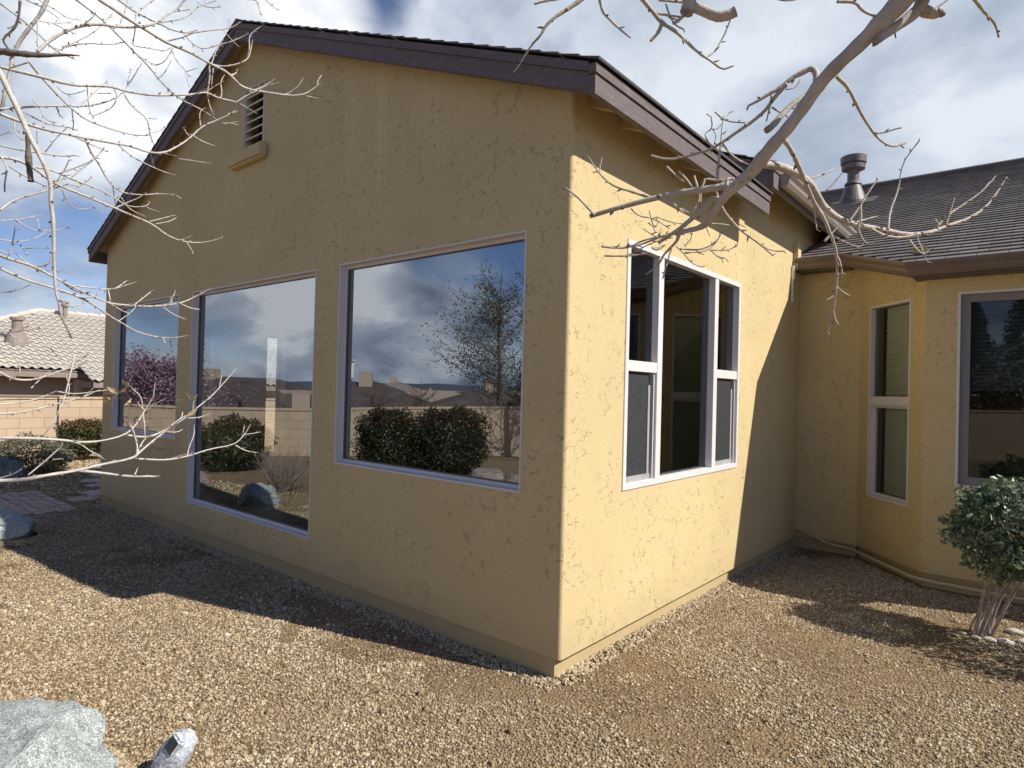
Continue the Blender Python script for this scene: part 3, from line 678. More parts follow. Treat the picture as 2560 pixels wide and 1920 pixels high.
# ------------------------------------------------------------------ trees and branches
def resample(pts, step):
    out_ = [pts[0]]
    for a, b_ in zip(pts, pts[1:]):
        n = max(1, int((b_-a).length/step))
        for k in range(1, n+1): out_.append(a.lerp(b_, k/n))
    return out_
def smooth_path(P, it=2):
    for _ in range(it):
        Q = [P[0]]
        for a, b_ in zip(P, P[1:]): Q += [a.lerp(b_, .25), a.lerp(b_, .75)]
        Q.append(P[-1]); P = Q
    return P
def limb(mb, P, r0, r1, sides=8, knob=.0, red=0., seed=0):
    P = smooth_path([Vector(p) for p in P], 2)
    L = [0]
    for a, b_ in zip(P, P[1:]): L.append(L[-1]+(b_-a).length)
    rr = random.Random(seed)
    n = len(P); R_ = []; A = []
    for i in range(n):
        t = L[i]/max(L[-1], 1e-6); r = r0+(r1-r0)*t
        r *= 1+knob*(rr.random()-.35)
        R_.append(max(.0012, r)); A.append(max(0, min(1, (t-.82)/.18))*red)
    mb.tube(P, R_, sides, A)
    return P, R_
def buds(mb, P, R_, seed, per=.028, ln=.010):
    rr = random.Random(seed); acc = 0; sg = 1
    for i in range(1, len(P)):
        acc += (P[i]-P[i-1]).length
        if acc > per*(.7+.7*rr.random()) and R_[i] < .009:
            acc = 0; sg = -sg
            d = (P[i]-P[i-1]).normalized(); q = d.orthogonal().normalized(); q = Matrix.Rotation(rr.uniform(0, 6.28), 3, d) @ q
            e = P[i]+(d*.7+q*.8).normalized()*ln*rr.uniform(.6, 1.5)
            mb.tube([P[i], P[i].lerp(e, .5), e], [R_[i]*.75, R_[i]*.85, .0008], 5, [0, .55, .9])
def spur(mb, p, d, r, rr, ln):
    d = d.normalized(); P = [p]
    for k in range(4):
        d = (d+Vector((rr.uniform(-.35, .35), rr.uniform(-.35, .35), rr.uniform(-.2, .4)))).normalized(); P.append(P[-1]+d*ln/4)
    Q, R_ = limb(mb, P, r, .0014, 5, .3, .6, rr.randint(0, 9999)); buds(mb, Q, R_, rr.randint(0, 9999), .02, .007)

Z1 = lambda x, y: (.3888*x, .3888*y)
Z4 = lambda x, y: (.3888*x, 640+.3888*y)
Z3 = lambda x, y: (1700+.3888*x, .3888*y)
Z2 = lambda x, y: (850+.3888*x, .3888*y)
Z6 = lambda x, y: (1700+.3888*x, 640+.3888*y)
ZW = lambda x, y: (1530+.422*x, 560+.422*y)
DS = 1.0; TH = .80
def trace(tree_mb, zf, pts, w0, w1, d0, d1, seed, zsc=.3888, knob=.25, red=.5, sides=7, bud=True, spurs=0.):
    n = len(pts); P = []; d0 *= DS; d1 *= DS
    for i, (x, y) in enumerate(pts):
        t = i/(n-1); u, v = zf(x, y); P.append(at(u, v, d0+(d1-d0)*t))
    r0 = w0*zsc/F*d0/2*TH; r1 = w1*zsc/F*d1/2*TH
    Q, R_ = limb(tree_mb, P, r0, r1, sides, knob, red, seed)
    if bud: buds(tree_mb, Q, R_, seed+1)
    if spurs:
        rr = random.Random(seed+5); L = 0
        for i in range(2, len(Q)-1):
            L += (Q[i]-Q[i-1]).length
            if L > spurs*rr.uniform(.6, 1.5):
                L = 0; d = (Q[i]-Q[i-1]).normalized(); q = (d+_r2*rr.uniform(-1.2, 1.2)+_u2*rr.uniform(-.9, 1.3)+_fw*rr.uniform(-.4, .4))
                spur(tree_mb, Q[i], q, min(.0032, R_[i]*.7), rr, rr.uniform(.03, .12))
    return Q

LT = thing('bare_tree', (-1.35, -3.75, 0), 'bare budding tree whose thin pale twigs hang across the left of the gable wall', 'tree')
tw = MB()
LB_ = [
 (Z1, [(570,-60),(640,0),(720,50),(850,140),(950,200),(1080,280),(1200,325),(1300,380),(1360,415),(1440,450),(1500,500),(1540,550),(1620,580),(1700,590),(1850,615),(1950,610),(2010,575),(2060,535)],30,9,2.0,2.5),
 (Z1, [(1360,415),(1440,430),(1540,410),(1600,375),(1612,320),(1625,255)],14,7,2.28,2.35),
 (Z1, [(1590,380),(1605,310),(1600,230),(1640,195),(1690,160)],9,6,2.33,2.36),
 (Z1, [(1180,215),(1230,275),(1300,320),(1400,290),(1500,265),(1600,215)],9,7,2.3,2.4),
 (Z1, [(1600,590),(1700,555),(1770,505)],9,5,2.4,2.45), (Z1, [(1620,590),(1720,550),(1810,525)],9,5,2.4,2.42),
 (Z1, [(1950,610),(2000,625),(2040,630)],8,6,2.46,2.48),
 (Z1, [(0,430),(250,490),(450,545),(560,552),(700,550),(820,590),(1000,615),(1150,610),(1250,605),(1325,590),(1400,630),(1520,655),(1580,690),(1650,730)],28,9,1.8,2.4),
 (Z1, [(1325,590),(1380,555),(1440,520)],8,5,2.2,2.22),
 (Z1, [(1520,655),(1600,605),(1690,570)],9,6,2.3,2.35),
 (Z1, [(480,-10),(640,110),(760,225),(870,340),(960,430),(1030,520),(1110,600),(1180,650),(1290,700),(1380,760),(1440,800)],18,8,2.1,2.5),
 (Z1, [(0,730),(150,790),(280,830),(420,860),(560,890),(700,915),(850,940),(950,980),(1050,985),(1130,950),(1220,890),(1300,810),(1400,770),(1530,715)],26,8,1.75,2.4),
 (Z1, [(1240,870),(1300,910),(1385,940)],9,6,2.2,2.25), (Z1, [(1290,810),(1280,720),(1320,690)],9,5,2.28,2.3), (Z1, [(1400,780),(1470,790),(1540,805)],7,5,2.33,2.36),
 (Z1, [(545,890),(590,990),(640,1060),(690,1160),(780,1240),(900,1255),(1020,1245),(1105,1250)],16,7,1.95,2.2),
 (Z1, [(750,920),(850,1010),(950,1060),(1040,1100),(1135,1130)],11,6,2.05,2.2),
 (Z1, [(1050,985),(1140,1005)],7,5,2.2,2.2), (Z1, [(1150,1020),(1250,1035),(1345,1050)],7,5,2.25,2.3),
 (Z1, [(0,1010),(100,1020),(220,1080),(350,1180),(450,1220),(600,1280),(720,1330),(860,1390),(980,1440),(1080,1520),(1200,1560),(1320,1560),(1430,1530)],26,8,1.7,2.2),
 (Z1, [(1200,1560),(1230,1600),(1245,1640)],8,6,2.1,2.1),
 (Z1, [(200,1070),(330,1090),(450,1150),(600,1200),(720,1260),(820,1330),(940,1330),(965,1300)],16,7,1.85,2.1),
 (Z1, [(940,1330),(980,1350),(1030,1365)],7,5,2.1,2.1), (Z1, [(780,1270),(820,1340),(940,1395)],9,5,2.1,2.15),
 (Z1, [(960,1425),(1060,1400),(1140,1380)],9,6,2.05,2.1), (Z1, [(1000,1440),(1090,1425),(1140,1395)],8,5,2.05,2.1),
 (Z1, [(310,-20),(270,80),(180,190),(110,290),(80,380),(60,480),(30,600),(10,710)],30,24,2.6,2.6),
 (Z1, [(130,0),(120,120),(90,190),(10,250),(50,310)],22,14,1.6,1.7),
 (Z1, [(0,20),(150,130),(280,250),(360,330),(480,380)],15,9,2.2,2.4),
 (Z1, [(180,390),(250,480),(350,590),(450,690),(550,770),(680,820),(850,870),(950,870)],18,7,2.0,2.3),
 (Z1, [(0,700),(150,690),(300,680),(450,685),(600,680),(760,630),(830,540),(910,410)],18,6,2.1,2.4),
 (Z1, [(500,690),(600,600),(690,520)],14,7,2.1,2.2),
 (Z1, [(0,935),(150,970),(300,990),(400,1005),(480,1000)],13,9,1.9,2.0),
 (Z1, [(0,1350),(80,1290),(200,1250),(330,1220),(430,1180),(520,1200),(590,1140)],18,6,1.9,2.1),
 (Z1, [(0,1420),(150,1410),(300,1370)],10,6,2.2,2.3), (Z1, [(100,1410),(200,1480),(330,1490),(440,1460)],10,6,2.2,2.3),
 (Z1, [(0,1540),(120,1560),(250,1530),(330,1450)],11,6,2.1,2.2), (Z1, [(60,1640),(85,1540),(100,1450)],13,8,1.6,1.6),
 (Z1, [(400,1220),(430,1300),(500,1350),(610,1335)],9,5,2.0,2.1),
 (Z1, [(750,-10),(870,80),(1000,140),(1120,200),(1220,215),(1350,195),(1480,185),(1550,140)],16,6,2.3,2.5),
 (Z1, [(1480,185),(1470,125)],7,5,2.5,2.5),
 (Z1, [(240,330),(330,250),(460,180),(620,150),(760,175),(900,175),(1010,150),(1080,90),(1150,50),(1185,0)],26,13,2.0,2.3),
 (Z1, [(870,180),(860,250),(850,295),(930,305),(1060,330),(1090,310)],10,6,2.2,2.3),
 (Z1, [(1110,330),(1130,390),(1200,460),(1215,495)],8,5,2.3,2.3), (Z1, [(1200,460),(1260,440)],7,5,2.3,2.3), (Z1, [(1190,460),(1215,560)],6,4,2.3,2.3),
 (Z1, [(800,610),(850,690),(950,760),(960,850),(990,935)],12,6,2.1,2.2), (Z1, [(950,760),(1005,765)],6,4,2.2,2.2),
 (Z1, [(1345,420),(1350,500),(1330,600),(1350,690),(1375,745)],13,8,2.42,2.45), (Z1, [(1370,440),(1360,550)],10,6,2.3,2.3),
 (Z1, [(1360,410),(1385,330),(1440,250)],10,6,2.3,2.32),
 (Z1, [(400,300),(500,265),(620,200),(720,90)],12,6,2.1,2.2), (Z1, [(330,350),(420,300),(560,275),(700,290),(800,270)],12,7,2.1,2.2),
 (Z1, [(870,145),(880,80),(940,30),(1000,-10)],15,10,2.2,2.3), (Z1, [(1030,145),(1200,120),(1270,40),(1390,5)],9,6,2.3,2.4), (Z1, [(1270,15),(1330,50),(1420,45)],7,5,2.4,2.4),
 (Z1, [(1000,420),(1060,400),(1110,310)],9,6,2.3,2.3), (Z1, [(1010,510),(1060,470),(1100,390)],8,5,2.3,2.3),
 (Z1, [(380,1115),(480,1080),(560,1050),(620,1010),(670,950)],12,9,1.9,1.95),
 (Z1, [(450,1150),(520,1090),(600,1030)],9,7,1.9,1.92),
 (Z1, [(0,1000),(50,1070),(30,1170),(30,1235)],15,10,1.6,1.6), (Z1, [(60,1070),(170,1140),(300,1200)],12,9,1.7,1.8),
 (Z1, [(250,0),(350,60),(440,120),(520,130)],10,6,2.2,2.3), (Z1, [(230,130),(340,150),(460,145)],10,6,2.2,2.3), (Z1, [(240,130),(240,300)],10,7,2.2,2.2), (Z1, [(340,150),(420,190),(490,220)],10,7,2.1,2.1),
 (Z1, [(170,0),(300,60),(380,120)],10,6,2.1,2.1), (Z1, [(820,0),(800,80),(770,160)],7,5,2.4,2.4), (Z1, [(130,130),(100,160),(50,185)],12,7,1.7,1.7),
 (Z1, [(150,720),(300,800),(450,820),(500,840)],10,6,2.1,2.2), (Z1, [(210,640),(260,700),(290,770),(360,790)],10,6,2.1,2.1), (Z1, [(0,870),(60,850)],8,5,2,2),
 (Z1, [(180,400),(90,430),(60,440)],14,10,1.8,1.8), (Z1, [(370,560),(420,610),(500,600),(550,580)],9,5,2.2,2.2), (Z1, [(560,560),(570,700),(600,760)],8,5,2.2,2.3), (Z1, [(720,550),(760,620),(720,700),(600,745)],8,5,2.3,2.3),
 (Z1, [(430,820),(350,900),(290,980)],9,6,2.3,2.3), (Z1, [(240,840),(240,920)],16,8,1.9,1.9), (Z1, [(90,780),(100,860),(140,900)],12,6,1.7,1.7), (Z1, [(630,600),(710,600)],8,6,2.2,2.2),
 (Z1, [(1640,-10),(1665,40),(1675,95)],9,7,2.5,2.5), (Z1, [(1700,-10),(1750,40),(1790,65)],8,5,2.5,2.5), (Z1, [(1490,-30),(1560,-10),(1640,0)],8,8,2.5,2.5),
 (Z1, [(120,1560),(180,1640)],9,8,2,2), (Z1, [(150,1600),(250,1590),(320,1600)],9,6,2,2), (Z1, [(0,1610),(60,1640)],12,10,1.7,1.7), (Z1, [(240,1410),(255,1480)],9,5,2,2),
 (Z4, [(-20,-10),(60,20),(200,60),(300,110),(450,190),(600,260),(700,305),(850,320),(1000,325),(1160,305),(1250,265),(1360,205)],24,8,1.7,2.4),
 (Z4, [(1160,305),(1220,335),(1285,345)],10,9,2.25,2.3), (Z4, [(860,318),(920,270),(985,218)],10,6,2.1,2.2), (Z4, [(1050,330),(1110,375),(1200,410)],11,7,2.2,2.25), (Z4, [(1080,315),(1110,270),(1130,215)],10,9,2.2,2.2),
 (Z4, [(-20,70),(150,150),(330,200),(480,250),(600,310),(700,385),(800,440),(880,490),(1000,520),(1100,530),(1210,512)],22,8,1.75,2.3), (Z4, [(1050,525),(1062,565)],10,8,2.2,2.2),
 (Z4, [(470,190),(600,205),(690,215),(740,210),(880,165)],12,7,2.0,2.2), (Z4, [(695,215),(710,292)],9,8,2.1,2.1), (Z4, [(740,210),(780,185),(815,158)],10,8,2.1,2.15),
 (Z4, [(-20,740),(80,790),(160,800),(250,790),(380,740),(490,710),(560,680)],20,7,1.8,2.0), (Z4, [(90,785),(130,750),(125,705)],11,8,1.8,1.8), (Z4, [(60,800),(100,740)],10,6,1.8,1.8), (Z4, [(200,850),(260,790),(330,735)],10,6,1.9,1.95),
 (Z4, [(-10,485),(60,490),(130,480),(185,445)],12,8,1.7,1.7), (Z4, [(110,490),(180,470),(260,470)],9,7,1.8,1.8), (Z4, [(60,490),(110,540)],7,5,1.8,1.8),
 (Z4, [(285,560),(370,640),(460,700),(560,680)],9,6,2.0,2.1), (Z4, [(480,635),(455,750),(430,850),(410,930),(355,1050),(270,1170)],13,10,1.9,1.8),
 (Z4, [(-10,955),(100,945),(230,925),(360,870)],14,9,1.7,1.8), (Z4, [(-10,1015),(120,1010),(300,970),(420,935),(540,905),(640,860)],17,8,1.8,2.0), (Z4, [(360,870),(480,890),(620,870),(720,858)],10,6,1.9,2.0), (Z4, [(540,905),(610,840)],9,6,2,2),
 (Z4, [(-10,1170),(150,1170),(380,1180),(520,1200),(660,1190),(810,1150),(880,1080),(920,1010),(990,900)],24,8,1.7,2.1),
 (Z4, [(810,1150),(900,1165),(980,1160),(1080,1110),(1180,1050),(1260,980),(1340,920),(1400,860),(1480,770),(1550,690)],16,6,2.0,2.4), (Z4, [(1080,1110),(1150,1050),(1230,1010)],10,7,2.1,2.2), (Z4, [(1240,990),(1245,930),(1270,890)],9,6,2.2,2.2), (Z4, [(1300,940),(1360,915),(1330,900)],8,6,2.2,2.2),
 (Z4, [(920,1010),(912,910),(870,870),(830,835)],10,6,2.1,2.1), (Z4, [(985,910),(998,810)],8,6,2.1,2.1), (Z4, [(930,1000),(1000,950),(1070,912)],8,5,2.1,2.1), (Z4, [(918,1010),(932,1100),(930,1190)],11,7,2.0,2.0), (Z4, [(925,1080),(965,1058)],7,5,2.0,2.0),
 (Z4, [(-10,1445),(150,1440),(300,1410),(500,1380),(650,1340),(850,1305),(900,1260),(980,1190),(1060,1130),(1100,1090)],32,11,1.65,2.1),
 (Z4, [(850,1300),(960,1310),(1090,1312),(1220,1285),(1350,1240),(1510,1215),(1580,1140),(1610,1080)],17,6,2.0,2.3), (Z4, [(1510,1215),(1580,1255),(1660,1265)],10,6,2.25,2.3), (Z4, [(1560,1160),(1570,1085)],8,6,2.3,2.3), (Z4, [(1080,1310),(1170,1280),(1250,1265)],8,5,2.1,2.1),
 (Z4, [(500,1380),(620,1390),(840,1420),(990,1416),(1020,1422)],22,13,1.9,2.05), (Z4, [(870,1295),(900,1220),(945,1160)],14,9,2.0,2.05),
 (Z4, [(1210,1042),(1280,1040),(1360,1010)],9,6,2.2,2.25), (Z4, [(-10,1430),(70,1410),(135,1375)],11,7,1.7,1.7), (Z4, [(180,1410),(300,1310),(400,1220)],12,8,1.9,1.95), (Z4, [(340,1310),(405,1303)],8,6,1.9,1.9),
 (Z4, [(340,0),(310,60),(200,70),(100,-20)],12,8,1.9,1.9), (Z4, [(300,90),(400,95)],8,6,1.9,1.9), (Z4, [(390,290),(430,320),(500,320),(545,305)],11,7,1.8,1.85), (Z4, [(-10,232),(80,230),(200,185)],10,6,2.2,2.2),
]
for i, (zf, pts, w0, w1, d0, d1) in enumerate(LB_):
    trace(tw, zf, pts, w0, w1, d0, d1, 100+i*7, spurs=.22 if w0 > 14 else 0, red=.75)
# the heavy drooping twig and the two dead stubs
trace(tw, Z1, [(-40,400),(0,470),(60,590),(140,760),(190,880),(240,970),(300,1090),(330,1190),(325,1300),(345,1420),(347,1646),(350,1750),(358,1880),(380,1950),(388,2020),(420,2085),(460,2175)], 44, 15, 1.5, 1.6, 51, knob=.18, red=.8, sides=9)
tw.build('twigs', M_BARKP, LT, smooth=True, recalc=False)
db = MB()
limb(db, [at(*Z1(-40, 325), 1.5), at(*Z1(0, 330), 1.5), at(*Z1(150, 348), 1.5), at(*Z1(300, 358), 1.52), at(*Z1(420, 352), 1.53), at(*Z1(512, 358), 1.54)], .0095, .0015, 9, .35, 0, 3)
db2 = db; db = MB()
limb(db, [at(*Z1(178, 860), 1.56), at(*Z1(182, 1000), 1.56), at(*Z1(190, 1100), 1.55), at(*Z1(200, 1165), 1.55)], .0055, .0065, 9, .5, 0, 4)
M_ROUGH = bark_mat('rough_dark_bark', (.07, .05, .04), (.20, .17, .14), (.05, .035, .03), 60)
for q_ in (db, db2): q_.build('dead_stub', M_ROUGH, LT, smooth=True, recalc=False)
# trunk and main limbs, standing just left of the picture
tk = MB()
limb(tk, [(-1.35, -3.75, -.1), (-1.33, -3.72, .5), (-1.38, -3.68, 1.2), (-1.30, -3.62, 2.0), (-1.33, -3.55, 3.0), (-1.25, -3.5, 4.1)], .085, .035, 12, .12, 0, 6)
for p_, q_ in (((-1.38, -3.68, 1.1), at(*Z4(-40, 1445), 1.64)), ((-1.36, -3.67, 1.3), at(*Z4(-40, 1170), 1.7)), ((-1.32, -3.64, 1.7), at(*Z1(-40, 1010), 1.7)), ((-1.30, -3.62, 2.0), at(*Z1(-40, 700), 1.75)), ((-1.30, -3.6, 2.2), at(*Z1(-60, 390), 1.5)), ((-1.31, -3.6, 2.4), at(*Z1(-40, 420), 1.8)), ((-1.32, -3.58, 2.6), at(*Z1(480, -60), 2.1)), ((-1.32, -3.56, 2.9), at(*Z1(600, -110), 2.0)), ((-1.36, -3.66, 1.5), at(*Z4(-40, 30), 1.72)), ((-1.31, -3.6, 2.3), at(*Z1(320, -60), 2.5))):
    p_ = Vector(p_); q_ = Vector(q_); mid = p_.lerp(q_, .5)+Vector((0, 0, .12))
    limb(tk, [p_, mid, q_], .022, .0075, 8, .15, 0, 9)
tk.build('trunk', M_BARK, LT, smooth=True, recalc=False)
dl = MB(); rr = random.Random(5)
for (x, y) in ((690, 890), (700, 915), (715, 925), (670, 905), (730, 870), (780, 880), (790, 860), (800, 815), (785, 915), (820, 940), (850, 950), (1150, 930), (1235, 900), (1240, 1010), (745, 880), (675, 925), (1020, 1240)):
    c = at(*Z4(x+rr.uniform(-8, 8), y+rr.uniform(-8, 8)), 1.95)
    a_ = Vector((rr.uniform(-1, 1), rr.uniform(-1, 1), rr.uniform(-1.2, .3))).normalized(); b_ = a_.orthogonal().normalized(); l_ = rr.uniform(.013, .024); w_ = l_*.33; nn = a_.cross(b_)
    dl.add([c-a_*l_, c-b_*w_+nn*.003, c+a_*l_, c+b_*w_+nn*.004, c+nn*.0], [(0, 1, 4), (1, 2, 4), (2, 3, 4), (3, 0, 4)], rr.random()+.01)
dl.build('dead_leaves', M_DRYLEAF, LT, recalc=False)

RT = thing('bare_tree', (3.35, -1.55, 0), 'bare tree with a thick pale limb reaching down in front of the sunlit side wall', 'tree')
lb = MB(); tr_ = MB(); DS = .60; TH = .95
D0 = 1.75
def T3(m_, pts, w0, w1, d0, d1, seed, zf=Z3, spurs=0, knob=.12, red=.4, sides=8, zsc=.3888): return trace(m_, zf, pts, w0, w1, d0, d1, seed, zsc, knob, red, sides, True, spurs)
# main limb, tapering over several knots
main = [(1560, -120, 130), (1430, 0, 130), (1290, 150, 122), (1170, 270, 95), (1000, 430, 86), (900, 540, 86), (800, 680, 82), (700, 815, 78), (600, 930, 82), (520, 1030, 92), (470, 1095, 78), (400, 1160, 74), (320, 1230, 68), (265, 1295, 54), (215, 1370, 46), (180, 1430, 44), (120, 1465, 36), (60, 1480, 32), (0, 1500, 30)]
P = [at(*Z3(x, y), DS*(1.75+.55*i/len(main))) for i, (x, y, q) in enumerate(main)]; Rr = [q*.3888/F*DS*(1.75+.55*i/len(main))/2 for i, (x, y, q) in enumerate(main)]
tailp = [at(*ZW(x, y), DS*(2.33+.02*i)) for i, (x, y) in enumerate([(380, 105), (310, 180), (275, 240), (200, 300)])]
P += tailp; Rr += [.0055*DS, .0042*DS, .003*DS, .0018*DS]
def catm(P, Rr, n=5):
    Q = []; S = []
    for i in range(len(P)-1):
        p0, p1, p2, p3 = P[max(i-1, 0)], P[i], P[i+1], P[min(i+2, len(P)-1)]
        for k in range(n):
            t = k/n; Q.append(.5*((2*p1)+(p2-p0)*t+(2*p0-5*p1+4*p2-p3)*t*t+(3*p1-p0-3*p2+p3)*t*t*t)); S.append(Rr[i]*(1-t)+Rr[i+1]*t)
    return Q+[P[-1]], S+[Rr[-1]]
Q, S = catm(P, Rr); lb.tube(Q, [s*(1+.05*math.sin(i*1.3)) for i, s in enumerate(S)], 14, [0]*len(Q))
# second limb and sawn stubs at the top
T3(lb, [(1575,-60),(1555,20),(1530,65),(1450,130),(1350,200),(1260,265)], 92, 50, 1.82, 1.80, 61, sides=12)
T3(lb, [(1540,55),(1590,80),(1640,88),(1672,78)], 80, 62, 1.82, 1.80, 62, sides=12)
T3(lb, [(60,-60),(62,0),(50,60),(40,85)], 100, 86, 1.9, 1.9, 63, sides=12)
T3(lb, [(70,45),(130,58),(190,88),(250,108),(310,98),(360,72)], 64, 72, 1.9, 1.86, 64, sides=12)
T3(lb, [(870,560),(880,490),(865,450),(838,440),(790,465),(720,500),(640,570),(570,605),(500,650),(440,680)], 46, 15, 1.98, 2.05, 65, knob=.2)
T3(tr_, [(690,540),(640,590),(590,650),(560,700),(470,780),(380,840),(280,910),(200,960),(100,990),(0,1015)], 28, 14, 2.0, 2.2, 66, knob=.2)
T3(lb, [(820,600),(780,630),(700,690),(640,755),(600,805),(555,840)], 30, 46, 1.98, 1.95, 67, sides=10)
T3(lb, [(520,1050),(580,1060),(640,1070),(750,1110),(840,1180),(890,1270),(930,1340),(1010,1400),(1100,1440),(1230,1465),(1350,1485),(1450,1510),(1600,1500),(1720,1450),(1850,1410),(1960,1340),(2030,1250),(2100,1140)], 58, 10, 2.05, 2.45, 68, knob=.12, sides=10)
T3(lb, [(420,1170),(330,1190),(200,1212),(100,1226),(0,1240),(-190,1280),(-340,1320),(-480,1360),(-578,1392)], 50, 28, 2.1, 2.3, 69, sides=10)
T3(lb, [(265,1290),(215,1270),(150,1340),(60,1420),(0,1470),(-60,1510),(-140,1560)], 42, 24, 2.2, 2.3, 70, sides=9)
